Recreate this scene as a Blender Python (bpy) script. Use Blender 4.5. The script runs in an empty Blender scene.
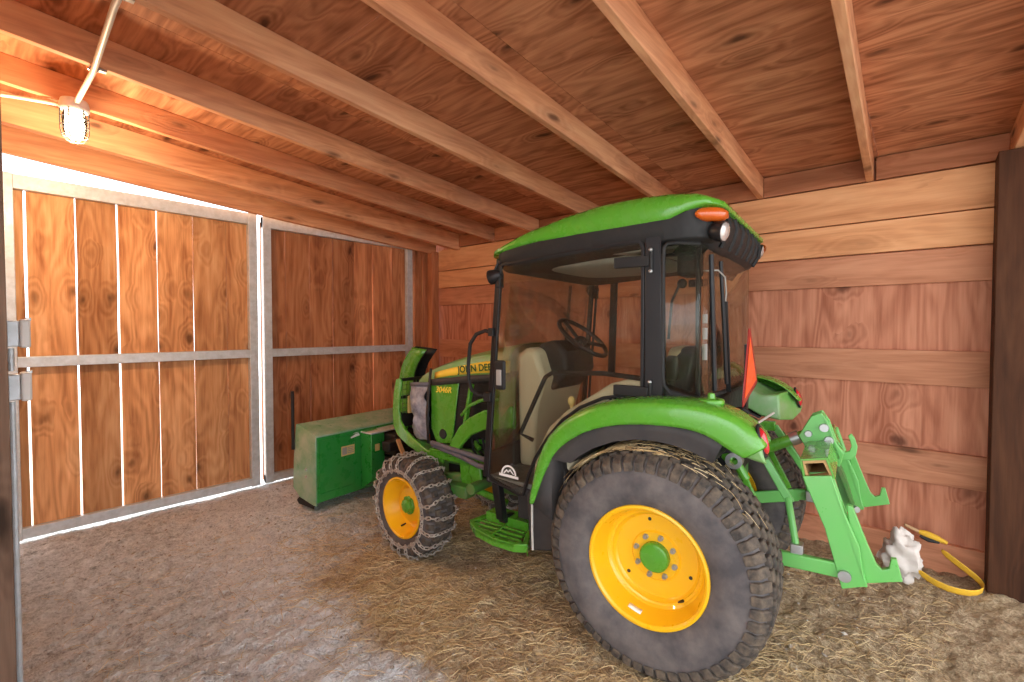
import bpy, bmesh, math, random
import numpy as np
from mathutils import Vector, Matrix, noise as mnoise
random.seed(7)
PI = math.pi
S = bpy.context.scene
COL = S.collection
def R(d): return math.radians(d)

# ------------------------------------------------------------------ materials
class NT:
    def __init__(s, name):
        s.m = bpy.data.materials.new(name); s.m.use_nodes = True
        s.t = s.m.node_tree; s.t.nodes.clear()
        s.out = s.t.nodes.new('ShaderNodeOutputMaterial')
    def n(s, typ, ins=None, **props):
        nd = s.t.nodes.new('ShaderNode' + typ)
        for k, v in props.items(): setattr(nd, k, v)
        for k, v in (ins or {}).items():
            i = nd.inputs[k]
            if hasattr(v, 'links') or isinstance(v, bpy.types.NodeSocket): s.t.links.new(v, i)
            else: i.default_value = v
        return nd
    def math(s, op, a, b=0.0, c=0.0):
        return s.n('Math', {0: a, 1: b, 2: c}, operation=op).outputs[0]
    def vmath(s, op, a, b):
        return s.n('VectorMath', {0: a, 1: b}, operation=op).outputs[0]
    def mix(s, f, a, b, blend='MIX'):
        nd = s.n('Mix', data_type='RGBA', blend_type=blend)
        for i, v in ((0, f), (6, a), (7, b)):
            if isinstance(v, bpy.types.NodeSocket): s.t.links.new(v, nd.inputs[i])
            else: nd.inputs[i].default_value = v if i == 0 else (*v[:3], 1)
        return nd.outputs[2]
    def ramp(s, f, stops, interp='LINEAR'):
        nd = s.n('ValToRGB', {0: f}); cr = nd.color_ramp; cr.interpolation = interp
        while len(cr.elements) < len(stops): cr.elements.new(0.5)
        for e, (p, c) in zip(cr.elements, stops):
            e.position = p; e.color = (*c, 1) if len(c) == 3 else c
        return nd.outputs[0]
    def rng(s, f, a, b, c=0.0, d=1.0):
        return s.n('MapRange', {0: f, 1: a, 2: b, 3: c, 4: d}).outputs[0]
    def noise(s, vec, scale, detail=4, rough=.55, dist=0.0):
        return s.n('TexNoise', {'Vector': vec, 'Scale': scale, 'Detail': detail, 'Roughness': rough, 'Distortion': dist}).outputs[0]
    def obj(s): return s.n('TexCoord').outputs['Object']
    def attr(s, name): return s.n('Attribute', attribute_name=name).outputs['Fac']
    def bump(s, h, strength=.3, dist=.01):
        return s.n('Bump', {'Height': h, 'Strength': strength, 'Distance': dist}).outputs[0]
    def bsdf(s, **ins):
        nd = s.n('BsdfPrincipled', {k.replace('_', ' '): v for k, v in ins.items()})
        s.t.links.new(nd.outputs[0], s.out.inputs[0]); return s.m

def c4(c): return (*c, 1)

def plain(name, col, rough=.5, metal=0.0, dirt=None, dirt_amt=.35, scale=9, bump=0.0, coat=0.0, spec=.5):
    t = NT(name); o = t.obj()
    n1 = t.noise(o, scale, 5, .6)
    base = t.mix(t.rng(n1, .35, .7, 0, dirt_amt), col, dirt if dirt else tuple(x * .8 for x in col))
    rg = t.rng(t.noise(o, scale * 3, 3), .3, .7, max(rough - .07, .02), min(rough + .1, 1))
    kw = dict(Base_Color=base, Roughness=rg, Metallic=metal)
    kw['Coat Weight'] = coat; kw['Specular IOR Level'] = spec
    if bump: kw['Normal'] = t.bump(t.noise(o, scale * 8, 4), bump, .003)
    return t.bsdf(**kw)

def wood(name, light, mid, dark, axis, contour=0.0, knots=1.0, vary=.25, gray=0.0, nrm=None, kden=(1.6, 5.0), kth=.45):
    """sawn timber: stretched grain along one axis, knots, tone per plank (point attribute pid) or per object"""
    t = NT(name)
    ax = 'XYZ'.index(axis)
    rnd = t.math('ADD', t.attr('pid'), t.n('ObjectInfo').outputs['Random'])
    off = t.n('CombineXYZ', {0: t.math('MULTIPLY', rnd, 37.1), 1: t.math('MULTIPLY', rnd, 53.7), 2: t.math('MULTIPLY', rnd, 71.3)}).outputs[0]
    o = t.vmath('ADD', t.obj(), off)
    def sc(a, b):
        v = [b, b, b]; v[ax] = a; return t.vmath('MULTIPLY', o, tuple(v))
    # knots bend the grain around them
    kv = [kden[1]] * 3; kv[ax] = kden[0]
    if nrm: kv['XYZ'.index(nrm)] = 0.0
    kv = t.vmath('ADD', t.vmath('MULTIPLY', t.obj(), tuple(kv)), off)
    kv = t.vmath('ADD', kv, t.vmath('MULTIPLY', t.n('TexNoise', {'Vector': sc(3.5, 9), 'Scale': 1.0, 'Detail': 3}).outputs['Color'], (.42, .42, .42)))
    vor = t.n('TexVoronoi', {'Vector': kv, 'Scale': 1.0, 'Randomness': 1.0})
    kd = vor.outputs['Distance']
    sel = t.math('GREATER_THAN', t.n('SeparateColor', {0: vor.outputs['Color']}).outputs[0], kth)
    knot = t.math('MULTIPLY', t.rng(kd, .07, .19, 1, 0), sel)
    halo = t.math('MULTIPLY', t.rng(kd, .05, .5, 1, 0), sel)
    g1 = t.noise(sc(.9, 9), 1.0, 5, .6, .6)
    g2 = t.noise(sc(3, 75), 1.0, 3, .6)
    rings = t.math('SINE', t.math('MULTIPLY', t.math('ADD', t.noise(sc(.8, 4.5), 1.0, 2, .4), t.math('MULTIPLY', halo, .22)), 75.0))
    f = t.math('ADD', t.rng(g1, .32, .68, 0, .75), t.math('MULTIPLY', t.rng(g2, .3, .7), .25))
    f = t.math('ADD', f, t.math('MULTIPLY', rings, .09 + contour * .2))
    col = t.ramp(f, [(0.0, light), (.45, mid), (1.0, dark)])
    col = t.mix(t.math('MULTIPLY', halo, .45 * knots), col, tuple(x * .62 for x in dark))
    col = t.mix(t.math('MULTIPLY', knot, .85 * knots), col, tuple(x * .25 for x in dark))
    br = t.rng(t.math('FRACT', t.math('MULTIPLY', rnd, 17.7)), 0, 1, 1 - vary, 1 + vary)
    col = t.mix(1.0, col, t.n('CombineColor', {0: br, 1: br, 2: br}).outputs[0], 'MULTIPLY')
    if gray: col = t.mix(t.rng(t.noise(sc(1, 3), 1.0, 4), .4, .7, 0, gray), col, (.42, .36, .30))
    h = t.math('ADD', g2, t.math('MULTIPLY', rings, .15))
    return t.bsdf(Base_Color=col, Roughness=.75, Normal=t.bump(h, .35, .004), **{'Specular IOR Level': .22})

def emit(name, col, st):
    t = NT(name); e = t.n('Emission', {'Color': c4(col), 'Strength': st}); t.t.links.new(e.outputs[0], t.out.inputs[0]); return t.m

def glass(name, tint=(.93, .95, .93), rough=.02, dust=.0, refl=1.0):
    t = NT(name)
    tr = t.n('BsdfTransparent', {'Color': c4(tint)}); gl = t.n('BsdfGlossy', {'Color': (1, 1, 1, 1), 'Roughness': rough})
    fr = t.math('MULTIPLY', t.n('Fresnel', {'IOR': 1.45}).outputs[0], refl)
    mx = t.n('MixShader', {0: fr, 1: tr.outputs[0], 2: gl.outputs[0]})
    df = t.n('BsdfDiffuse', {'Color': (.55, .47, .38, 1)})
    d = t.rng(t.noise(t.obj(), 6, 5), .3, .75, dust * .4, dust)
    m2 = t.n('MixShader', {0: d, 1: mx.outputs[0], 2: df.outputs[0]})
    t.t.links.new(m2.outputs[0], t.out.inputs[0]); return t.m

M = {}
M['rafter'] = wood('rafter fir', (.78, .42, .22), (.66, .31, .15), (.45, .175, .08), 'X', vary=.12, gray=.15, nrm='Y', kden=(2.6, 9), kth=.5)
M['ply_ceiling'] = wood('ceiling plywood', (.64, .295, .15), (.50, .205, .10), (.27, .095, .042), 'Y', contour=.45, knots=1.0, vary=.08, nrm='Z', kden=(2.6, 6.5), kth=.5)
M['ply_wall'] = wood('wall plywood', (.66, .30, .18), (.545, .225, .13), (.36, .125, .068), 'Z', contour=.5, knots=.9, vary=.08, nrm='X', kden=(4, 4), kth=.72)
M['board_wall'] = wood('wall board', (.70, .335, .19), (.60, .265, .145), (.42, .165, .085), 'Y', vary=.10, knots=.9, nrm='X', kden=(2.4, 8), kth=.5)
M['board_pale'] = wood('pale wall board', (.84, .46, .235), (.74, .37, .175), (.54, .23, .10), 'Y', vary=.07, knots=.8, nrm='X', kden=(2.0, 7), kth=.6)  # paler tone for the upper rows
M['board_shade'] = wood('shade-toned blocking board', (.52, .22, .11), (.42, .165, .08), (.28, .10, .045), 'Y', vary=.12, knots=.9, nrm='X', kden=(2.4, 8), kth=.5)  # shade under the roof is put into this wood tone
M['post_brown'] = wood('weathered brown post', (.36, .25, .18), (.28, .185, .13), (.16, .10, .07), 'Z', vary=.1)
M['cedar'] = wood('door cedar', (.84, .49, .25), (.66, .33, .145), (.34, .13, .05), 'Z', contour=.15, vary=.2, nrm='Y', kden=(3.2, 6), kth=.35, knots=.9)
M['cedar_shade'] = wood('shade-toned door cedar', (.68, .32, .155), (.52, .21, .09), (.25, .08, .034), 'Z', contour=.15, vary=.24, nrm='Y', kden=(3.2, 6), kth=.4, knots=.9)  # right leaf gets less light; painted in as darker, redder wood
M['post_dark'] = wood('dark treated post', (.105, .042, .018), (.075, .028, .012), (.038, .014, .006), 'Z', vary=.1)
M['post_light'] = wood('jamb stud', (.58, .27, .12), (.46, .18, .08), (.28, .10, .04), 'Z', vary=.15)
M['galv'] = plain('galvanized steel', (.64, .69, .73), .42, .2, (.46, .49, .50), .8, 22)
M['steel'] = plain('zinc steel', (.45, .45, .44), .38, .85)
M['green'] = plain('tractor green paint', (.085, .33, .022), .26, 0, (.12, .30, .05), .3, 6, coat=.4)
M['green_dusty'] = plain('dusty green paint', (.13, .36, .07), .38, 0, (.28, .38, .22), .8, 7, coat=.2)
M['green_cast'] = plain('dirty green casting', (.05, .22, .03), .55, 0, (.16, .14, .07), .7, 14)
M['green_blow'] = plain('snow blower green', (.026, .29, .045), .3, 0, (.04, .27, .06), .4, 5, coat=.3)
M['green_light'] = plain('hitch light green', (.13, .46, .10), .34, 0, (.18, .42, .13), .4, 7, coat=.3)
M['dusty_doorlit'] = plain('blower dust and painted door light', (.15, .36, .19), .33, 0, (.40, .50, .40), .9, 7, coat=.35)  # dust on the top; on the side plates, door light painted pale
M['yellow'] = plain('wheel yellow paint', (.90, .50, .008), .33, 0, (.80, .42, .02), .35, 8, coat=.35)
M['yellow_strip'] = plain('yellow decal', (.95, .69, .06), .4, 0, None, .2)
M['black'] = plain('black plastic', (.015, .014, .014), .55, 0, (.026, .024, .022), .5, 12, spec=.3)
M['black_gloss'] = plain('black painted steel', (.012, .011, .012), .38, 0, (.018, .017, .017), .4, 10, spec=.35)
M['liner'] = plain('dark grey fender plastic', (.042, .038, .038), .6, 0, (.075, .063, .055), .6, 9, spec=.3)
M['tread'] = plain('tyre tread rubber', (.036, .030, .027), .8, 0, (.17, .125, .085), .85, 26, bump=.5)
M['sidewall'] = plain('dusty tyre sidewall', (.062, .055, .058), .75, 0, (.16, .135, .125), .9, 9, bump=.25)
M['rubber'] = plain('rubber', (.02, .02, .02), .6)
M['beige'] = plain('beige cab plastic', (.62, .53, .36), .55, 0, (.52, .44, .30), .4, 6)
M['headliner'] = plain('grey headliner', (.33, .32, .27), .8)
M['seat'] = plain('black vinyl seat', (.03, .026, .024), .42, 0, None, .3)
M['floor_mat'] = plain('dusty grey floor mat', (.13, .13, .12), .85, 0, (.26, .25, .22), .9, 22, bump=.4)
M['canvas'] = plain('grey canvas', (.36, .39, .46), .42, 0, (.10, .11, .16), 1.0, 16, bump=.3)  # dark mottling paints in the shade of its folds
M['hose'] = plain('grey hydraulic hose', (.10, .10, .13), .5, 0, (.16, .15, .17), .7, 12)
M['orange_lens'] = plain('amber lens', (.62, .115, .012), .2, 0, (.45, .06, .008), .6, 20, coat=.6)
M['red_lens'] = plain('red lens', (.55, .012, .02), .15, 0, (.40, .01, .02), .5, 20, coat=.7)
M['sign_orange'] = plain('fluorescent orange reflector', (.95, .12, .03), .4, 0, None, .15)
M['sign_red'] = plain('dark red border', (.35, .02, .02), .35)
M['lamp_lens'] = plain('clear lamp lens', (.55, .50, .47), .12, .3, (.35, .32, .30), .7, 40, coat=.8)
M['white'] = plain('white plastic', (.86, .86, .83), .45, 0, (.60, .60, .56), .4, 9)
M['decal'] = plain('white decal', (.85, .85, .82), .5, 0, None, .1)
M['decal_grey'] = plain('printed label grey', (.35, .33, .30), .5)
M['label_yellow'] = plain('yellow warning label', (.78, .60, .22), .5)
M['deep_green'] = plain('dark green lettering', (.02, .10, .02), .4)
M['chain'] = plain('worn chain steel', (.55, .50, .45), .45, .3, (.34, .27, .20), .8, 30)
M['pipe_white'] = plain('white conduit', (.72, .70, .64), .4)
M['cloth'] = plain('white rag', (.72, .66, .60), .9, 0, (.55, .48, .42), .6, 14)
M['tan'] = plain('tan card', (.50, .30, .12), .8)
M['wood_handle'] = plain('wooden handle', (.55, .33, .16), .6)
M['strap'] = plain('yellow webbing', (.85, .50, .03), .7, 0, (.6, .34, .05), .5, 30)
M['glass'] = glass('cab glass', (.95, .955, .92), .012, .015, .6)
M['glass_rear'] = glass('rear cab glass', (.82, .83, .76), .02, .02, .6)
M['jar_glass'] = glass('jar glass', (.98, .97, .95), .05, 0)
M['bulb'] = emit('lit bulb', (1, .80, .52), 14)
M['mirror'] = plain('mirror face', (.75, .78, .8), .05, 1.0)
def straw_mat():
    t = NT('dry straw'); f = t.attr('pid')
    col = t.ramp(f, [(0, (.36, .22, .09)), (.5, (.58, .40, .18)), (1, (.80, .63, .36))])
    return t.bsdf(Base_Color=col, Roughness=.7)
M['straw'] = straw_mat()
def pebble_mat():
    t = NT('gravel bits'); f = t.attr('pid')
    return t.bsdf(Base_Color=t.ramp(f, [(0, (.22, .18, .14)), (.6, (.45, .40, .34)), (1, (.75, .71, .64))]), Roughness=.8)
M['pebble'] = pebble_mat()
def floor_mat():
    t = NT('dirt and gravel floor'); o = t.obj()
    n1 = t.noise(o, 2.3, 6, .62); n2 = t.noise(o, 14, 6, .7); n3 = t.noise(o, 70, 4, .7)
    dirt = t.ramp(t.math('ADD', t.math('MULTIPLY', n2, .55), t.math('MULTIPLY', n3, .45)), [(.35, (.20, .205, .205)), (.49, (.64, .665, .68)), (.62, (.92, .95, .97))])
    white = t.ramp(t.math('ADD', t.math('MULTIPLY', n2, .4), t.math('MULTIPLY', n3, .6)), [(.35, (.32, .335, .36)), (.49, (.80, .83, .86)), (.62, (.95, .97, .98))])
    straw = t.ramp(t.math('ADD', t.math('MULTIPLY', n2, .5), t.math('MULTIPLY', n3, .5)), [(.34, (.18, .12, .065)), (.5, (.50, .37, .22)), (.66, (.82, .67, .45))])
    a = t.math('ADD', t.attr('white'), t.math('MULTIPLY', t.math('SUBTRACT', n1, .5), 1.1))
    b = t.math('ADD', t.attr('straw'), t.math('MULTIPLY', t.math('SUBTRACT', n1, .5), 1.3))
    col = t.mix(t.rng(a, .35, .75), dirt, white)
    col = t.mix(t.rng(b, .35, .75), col, straw)
    h = t.math('ADD', t.math('MULTIPLY', n2, .7), t.math('MULTIPLY', n3, .6))
    return t.bsdf(Base_Color=col, Roughness=.95, Normal=t.bump(h, 1.0, .05))
M['floor'] = floor_mat()
M['yard'] = plain('pale yard gravel', (.55, .53, .49), .95, 0, (.42, .40, .36), .8, 3)

# ------------------------------------------------------------------ mesh builder
class MB:
    def __init__(s): s.v = []; s.f = []; s.p = []
    def add(s, vs, fs, pid=None, mat=None):
        b = len(s.v)
        if pid is None: pid = 0.0
        for v in vs:
            v = Vector(v)
            s.v.append(mat @ v if mat is not None else v); s.p.append(pid)
        s.f += [tuple(b + i for i in f) for f in fs]
        return s
    def box(s, lo, hi, pid=None, mat=None):
        x0, y0, z0 = lo; x1, y1, z1 = hi
        vs = [(x0, y0, z0), (x1, y0, z0), (x1, y1, z0), (x0, y1, z0), (x0, y0, z1), (x1, y0, z1), (x1, y1, z1), (x0, y1, z1)]
        return s.add(vs, [(0, 3, 2, 1), (4, 5, 6, 7), (0, 1, 5, 4), (1, 2, 6, 5), (2, 3, 7, 6), (3, 0, 4, 7)], pid, mat)
    def bar(s, a, b, w, h, up=(0, 0, 1), pid=None):
        a = Vector(a); b = Vector(b); d = (b - a); L = d.length; d.normalize()
        u = Vector(up); sd = d.cross(u)
        if sd.length < 1e-4: sd = d.cross(Vector((1, 0, 0)))
        sd.normalize(); u = sd.cross(d)
        m = Matrix((( sd.x, d.x, u.x, a.x), (sd.y, d.y, u.y, a.y), (sd.z, d.z, u.z, a.z), (0, 0, 0, 1)))
        return s.box((-w / 2, 0, -h / 2), (w / 2, L, h / 2), pid, m)
    def prism(s, poly, axis, a, b, pid=None, mat=None):
        """polygon in the two other axes (in order), extruded along axis from a to b"""
        n = len(poly)
        def P(u, v, t):
            return (t, u, v) if axis == 'x' else (u, t, v) if axis == 'y' else (u, v, t)
        vs = [P(u, v, a) for u, v in poly] + [P(u, v, b) for u, v in poly]
        fs = [tuple(range(n - 1, -1, -1)), tuple(range(n, 2 * n))] + [(i, (i + 1) % n, n + (i + 1) % n, n + i) for i in range(n)]
        return s.add(vs, fs, pid, mat)
    def frame(s, outer, inner, axis, a, b):
        n = len(outer)
        def P(u, v, t):
            return (t, u, v) if axis == 'x' else (u, t, v) if axis == 'y' else (u, v, t)
        vs = [P(*q, a) for q in outer] + [P(*q, a) for q in inner] + [P(*q, b) for q in outer] + [P(*q, b) for q in inner]
        fs = []
        for i in range(n):
            j = (i + 1) % n
            fs += [(i, j, n + j, n + i), (2 * n + i, 3 * n + i, 3 * n + j, 2 * n + j), (i, 2 * n + i, 2 * n + j, j), (n + i, n + j, 3 * n + j, 3 * n + i)]
        return s.add(vs, fs)
    def tube(s, pts, r, n=10, closed=False, pid=None, cap=True):
        pts = [Vector(p) for p in pts]; N = len(pts)
        rr = r if isinstance(r, (list, tuple)) else [r] * N
        vs = []; prev = None
        for i, p in enumerate(pts):
            if closed: d = pts[(i + 1) % N] - pts[i - 1]
            else: d = pts[min(i + 1, N - 1)] - pts[max(i - 1, 0)]
            d.normalize()
            if prev is None:
                a = d.orthogonal().normalized()
            else:
                a = prev - d * prev.dot(d)
                if a.length < 1e-6: a = d.orthogonal()
                a.normalize()
            prev = a; b = d.cross(a)
            for k in range(n):
                t = 2 * PI * k / n
                vs.append(p + (a * math.cos(t) + b * math.sin(t)) * rr[i])
        fs = []
        for i in range(N if closed else N - 1):
            j = (i + 1) % N
            for k in range(n):
                l = (k + 1) % n
                fs.append((i * n + k, i * n + l, j * n + l, j * n + k))
        if cap and not closed:
            fs.append(tuple(range(n - 1, -1, -1))); fs.append(tuple((N - 1) * n + k for k in range(n)))
        return s.add(vs, fs, pid)
    def lathe(s, prof, n=48, mat=None, closed=False, pid=None):
        """profile of (axial, radius) turned about x"""
        N = len(prof); vs = []
        for a, r in prof:
            for k in range(n):
                t = 2 * PI * k / n
                vs.append((a, r * math.cos(t), r * math.sin(t)))
        fs = []
        for i in range(N if closed else N - 1):
            j = (i + 1) % N
            for k in range(n):
                l = (k + 1) % n
                fs.append((i * n + k, j * n + k, j * n + l, i * n + l))
        if not closed:
            if prof[0][1] < .004: fs.append(tuple(range(n)))
            if prof[-1][1] < .004: fs.append(tuple((N - 1) * n + k for k in range(n - 1, -1, -1)))
        return s.add(vs, fs, pid, mat)
    def loft(s, secs, closed=False, cap=False, pid=None):
        m = len(secs[0]); vs = [p for q in secs for p in q]; fs = []
        for i in range(len(secs) - 1):
            for k in range(m if closed else m - 1):
                l = (k + 1) % m
                fs.append((i * m + k, i * m + l, (i + 1) * m + l, (i + 1) * m + k))
        if cap:
            fs.append(tuple(range(m - 1, -1, -1))); fs.append(tuple((len(secs) - 1) * m + k for k in range(m)))
        return s.add(vs, fs, pid)
    def ball(s, c, r, nu=16, nv=10, pid=None):
        rx, ry, rz = r if isinstance(r, (tuple, list)) else (r, r, r)
        secs = []
        for i in range(nv + 1):
            ph = PI * i / nv
            rr = max(math.sin(ph), 1e-3)
            secs.append([(c[0] + rx * rr * math.cos(2 * PI * k / nu), c[1] + ry * rr * math.sin(2 * PI * k / nu), c[2] + rz * math.cos(ph)) for k in range(nu)])
        return s.loft(secs, closed=True, cap=True, pid=pid)
    def done(s, name, mat, parent=None, smooth=35, bevel=0.0, seg=2, solid=0.0, loc=None, rot=None, sub=0, off=0.0):
        me = bpy.data.meshes.new(name)
        me.from_pydata([tuple(v) for v in s.v], [], s.f); me.validate(); me.update()
        bm = bmesh.new(); bm.from_mesh(me); bmesh.ops.recalc_face_normals(bm, faces=bm.faces); bm.to_mesh(me); bm.free()
        if any(s.p) and len(me.vertices) == len(s.p):
            a = me.attributes.new('pid', 'FLOAT', 'POINT'); a.data.foreach_set('value', s.p)
        if smooth:
            for p in me.polygons: p.use_smooth = True
            me.set_sharp_from_angle(angle=R(smooth))
        me.materials.append(M[mat] if isinstance(mat, str) else mat)
        o = bpy.data.objects.new(name, me); COL.objects.link(o)
        if parent: o.parent = parent
        if loc: o.location = loc
        if rot: o.rotation_euler = rot
        if solid:
            md = o.modifiers.new('s', 'SOLIDIFY'); md.thickness = solid; md.offset = off
        if sub:
            md = o.modifiers.new('u', 'SUBSURF'); md.levels = sub; md.render_levels = sub
        if bevel:
            md = o.modifiers.new('b', 'BEVEL'); md.width = bevel; md.segments = seg; md.limit_method = 'ANGLE'; md.angle_limit = R(40); md.harden_normals = False
        return o

def text_mesh(name, body, size, mat, parent, M4, shear=0.0, extrude=.0008):
    cu = bpy.data.curves.new('lettering', 'FONT'); cu.body = body; cu.size = size; cu.shear = shear; cu.extrude = extrude; cu.offset = size * .022
    t = bpy.data.objects.new('lettering', cu); COL.objects.link(t)
    bpy.context.view_layer.update()
    me = bpy.data.meshes.new_from_object(t.evaluated_get(bpy.context.evaluated_depsgraph_get()))
    bpy.data.objects.remove(t); bpy.data.curves.remove(cu)
    me.transform(M4); me.name = name; me.materials.clear(); me.materials.append(M[mat])
    o = bpy.data.objects.new(name, me); COL.objects.link(o); o.parent = parent
    return o

def tag(o, label, cat, group=None):
    o['label'] = label; o['category'] = cat
    if group: o['group'] = group
    return o
def struct(o): o['kind'] = 'structure'; return o
def empty(name, loc=(0, 0, 0), rz=0.0):
    o = bpy.data.objects.new(name, None); COL.objects.link(o); o.location = loc; o.rotation_euler = (0, 0, rz); o.empty_display_size = .1; return o
def copy_tree(o, parent=None):
    c = o.copy(); COL.objects.link(c)
    if parent: c.parent = parent
    for ch in list(o.children): copy_tree(ch, c)
    return c
def arc(c, r, a0, a1, n, plane='yz', x=0.0):
    out = []
    for i in range(n + 1):
        t = R(a0 + (a1 - a0) * i / n)
        out.append((c[0] + r * math.cos(t), c[1] + r * math.sin(t)))
    return out

# ------------------------------------------------------------------ camera
TH = math.atan2(417, 482); PITCH = math.atan2(13, 482)
cam = bpy.data.cameras.new('camera'); cam.sensor_width = 36; cam.lens = 482 / 1024 * 36; cam.clip_start = .02
co = bpy.data.objects.new('camera', cam); COL.objects.link(co)
co.location = (0, 0, 1.5); co.rotation_euler = (PI / 2 - PITCH, 0, TH - PI / 2)
S.camera = co

# ------------------------------------------------------------------ the setting
XB, YD = 3.96, 4.80
SL = .085
def z_raf(x): return 2.46 + SL * (3.96 - x)          # underside of the rafters
def z_ceil(x): return z_raf(x) + .15
X0, X1, Y0, Y1 = -1.6, 4.06, -1.75, 5.0

# floor: bumpy dirt, world metres
def hump(x, y, cx, cy, r, h): return h * math.exp(-((x - cx) ** 2 + (y - cy) ** 2) / (r * r))
def fz(x, y):
    z = .014 * (mnoise.noise((x * 1.7, y * 1.7, 3)) ) + .016 * mnoise.noise((x * 5.5, y * 7.5, 1)) + .013 * mnoise.noise((x * 13, y * 19, 5)) + .013 * mnoise.noise((x * 31, y * 38, 9))
    k = min(1, max(0, (4.72 - y) / .25))
    z *= .35 + .65 * k
    z += hump(x, y, 2.15, 4.0, .55, .045)
    return z
def straw_w(x, y):
    # straw lies under and along the tractor; the open floor and the strip by the doors are bare dirt
    e = 1.05 + .10 * y + .22 * mnoise.noise((x * 1.5, y * 1.5, 11))
    a = 1 / (1 + math.exp(-(x - e) * 7))
    if y > 2.6: a *= max(0, 1 - (y - 2.6) / 1.0)
    return a
def floor():
    st = .0125
    x0, x1, y0, y1 = -.15, 4.02, -1.5, 4.98
    nx = int((x1 - x0) / st); ny = int((y1 - y0) / st)
    vs = []; wh = []; sw = []
    for j in range(ny + 1):
        y = y0 + (y1 - y0) * j / ny
        for i in range(nx + 1):
            x = x0 + (x1 - x0) * i / nx
            vs.append((x, y, fz(x, y)))
            # pale gravel strip with door-gap light painted in, towards the front wheel; straw under and before the tractor
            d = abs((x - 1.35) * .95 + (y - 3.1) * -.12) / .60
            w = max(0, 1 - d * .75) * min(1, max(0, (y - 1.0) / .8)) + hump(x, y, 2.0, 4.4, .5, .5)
            s_ = straw_w(x, y)
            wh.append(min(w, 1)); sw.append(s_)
    fs = []
    for j in range(ny):
        for i in range(nx):
            a = j * (nx + 1) + i; fs.append((a, a + 1, a + nx + 2, a + nx + 1))
    me = bpy.data.meshes.new('floor'); me.from_pydata(vs, [], fs); me.update()
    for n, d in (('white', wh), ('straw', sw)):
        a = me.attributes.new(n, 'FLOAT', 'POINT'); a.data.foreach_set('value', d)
    for p in me.polygons: p.use_smooth = True
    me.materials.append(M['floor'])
    o = bpy.data.objects.new('floor', me); COL.objects.link(o); struct(o)
floor()
struct(MB().box((-14, -14, -.30), (14, 16, -.045)).done('ground', 'yard', smooth=0))

# ceiling: plywood deck above the rafters, in sheets with hairline joints
mb = MB(); k = 0
ys = [-1.75, -.95, .27, 1.49, 2.71, 3.93, 5.0]
for xa, xb in ((X0 + .004, 1.22), (1.224, X1)):
    for a, b in zip(ys[:-1], ys[1:]):
        k += 1
        pts = [(xa, z_ceil(xa)), (xb, z_ceil(xb)), (xb, z_ceil(xb) + .018), (xa, z_ceil(xa) + .018)]
        mb.prism(pts, 'y', a + .0015, b - .0015, pid=k * .137)
struct(mb.done('ceiling', 'ply_ceiling', smooth=0))
def beam(y, th=.04, drop=0.0, mat='rafter', xe=XB - .005, top=0.0, sk=0.0):
    xs = X0 + .05
    mb = MB().prism([(xs, z_raf(xs) - drop), (xe, z_raf(xe) - drop), (xe, z_ceil(xe) - top - .002), (xs, z_ceil(xs) - top - .002)], 'y', y - th / 2, y + th / 2, pid=.01 + (y * .731) % 1)
    mb.v = [Vector((v.x, v.y + sk * (v.x - 3.9) / 2.7, v.z)) for v in mb.v]
    return struct(mb.done('ceiling_beam', mat, smooth=0, bevel=.003))
for y, th, dr, sk in ((-1.02, .04, 0, .04), (-.35, .04, 0, .06), (.31, .04, 0, .075), (.965, .04, 0, .06), (1.63, .04, 0, .035), (2.32, .04, 0, .0), (3.06, .04, 0, 0), (3.68, .04, 0, 0), (4.27, .075, .035, 0)):
    beam(y, th, dr, sk=sk)
# header above the doors
mb = MB().prism([(.0, 2.680), (2.0, 2.525), (XB - .03, 2.41), (XB - .03, z_ceil(XB) - .004), (.0, z_ceil(0) - .004)], 'y', 4.64, 4.685, pid=.37)
struct(mb.done('door_header_beam', 'rafter', smooth=0, bevel=.003))

# back wall: plywood behind, girts and boards in front
mb = MB()
yy = [-3.0, -1.0, 1.38, 3.82, 4.95]
for a, b in zip(yy[:-1], yy[1:]): mb.box((XB + .038, a + .001, -.05), (XB + .06, b - .001, 2.70), pid=.11 + a * .07)
wb = struct(mb.done('wall_back', 'ply_wall', smooth=0))
for i, (z0, z1, th) in enumerate(((-.04, .17, 0), (.53, .735, 0), (1.145, 1.36, 0), (1.78, 1.985, 0), (1.993, 2.195, .016), (2.203, 2.455, .016))):
    sp_ = .95 + .37 * i % 1.1
    for a, b in ([(-3, sp_), (sp_, 4.62)] if i in (2, 4) else [(-3, 4.62)]):
        MB().box((XB - th, a + .001, z0), (XB + .037, b - .001, z1), pid=.05 + i * .173 + a * .01).done('girt_board', 'board_pale' if i > 3 else 'board_wall', wb, smooth=0, bevel=.003)
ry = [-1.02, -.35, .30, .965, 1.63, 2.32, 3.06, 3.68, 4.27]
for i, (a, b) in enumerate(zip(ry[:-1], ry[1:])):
    MB().box((XB - .03, a + .022, 2.462), (XB + .03, b - .022, z_ceil(XB) - .004), pid=.03 + i * .211).done('blocking_board', 'board_shade', wb, smooth=0, bevel=.003)
# posts
mb = MB().box((3.77, -.46, -.03), (3.955, -.272, 2.47), pid=.2)
struct(mb.done('pillar', 'post_dark', smooth=0, bevel=.005))
for a, b, c, d, h, p_ in ((3.655, 4.715, 3.745, 4.79, 2.55, .33), (3.75, 4.70, 3.835, 4.79, 2.55, .61), (3.84, 4.625, 3.955, 4.79, 2.44, .87)):
    struct(MB().box((a, b, -.02), (c, d, h), pid=p_).done('jamb_pillar', 'post_light', smooth=0, bevel=.004))
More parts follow.
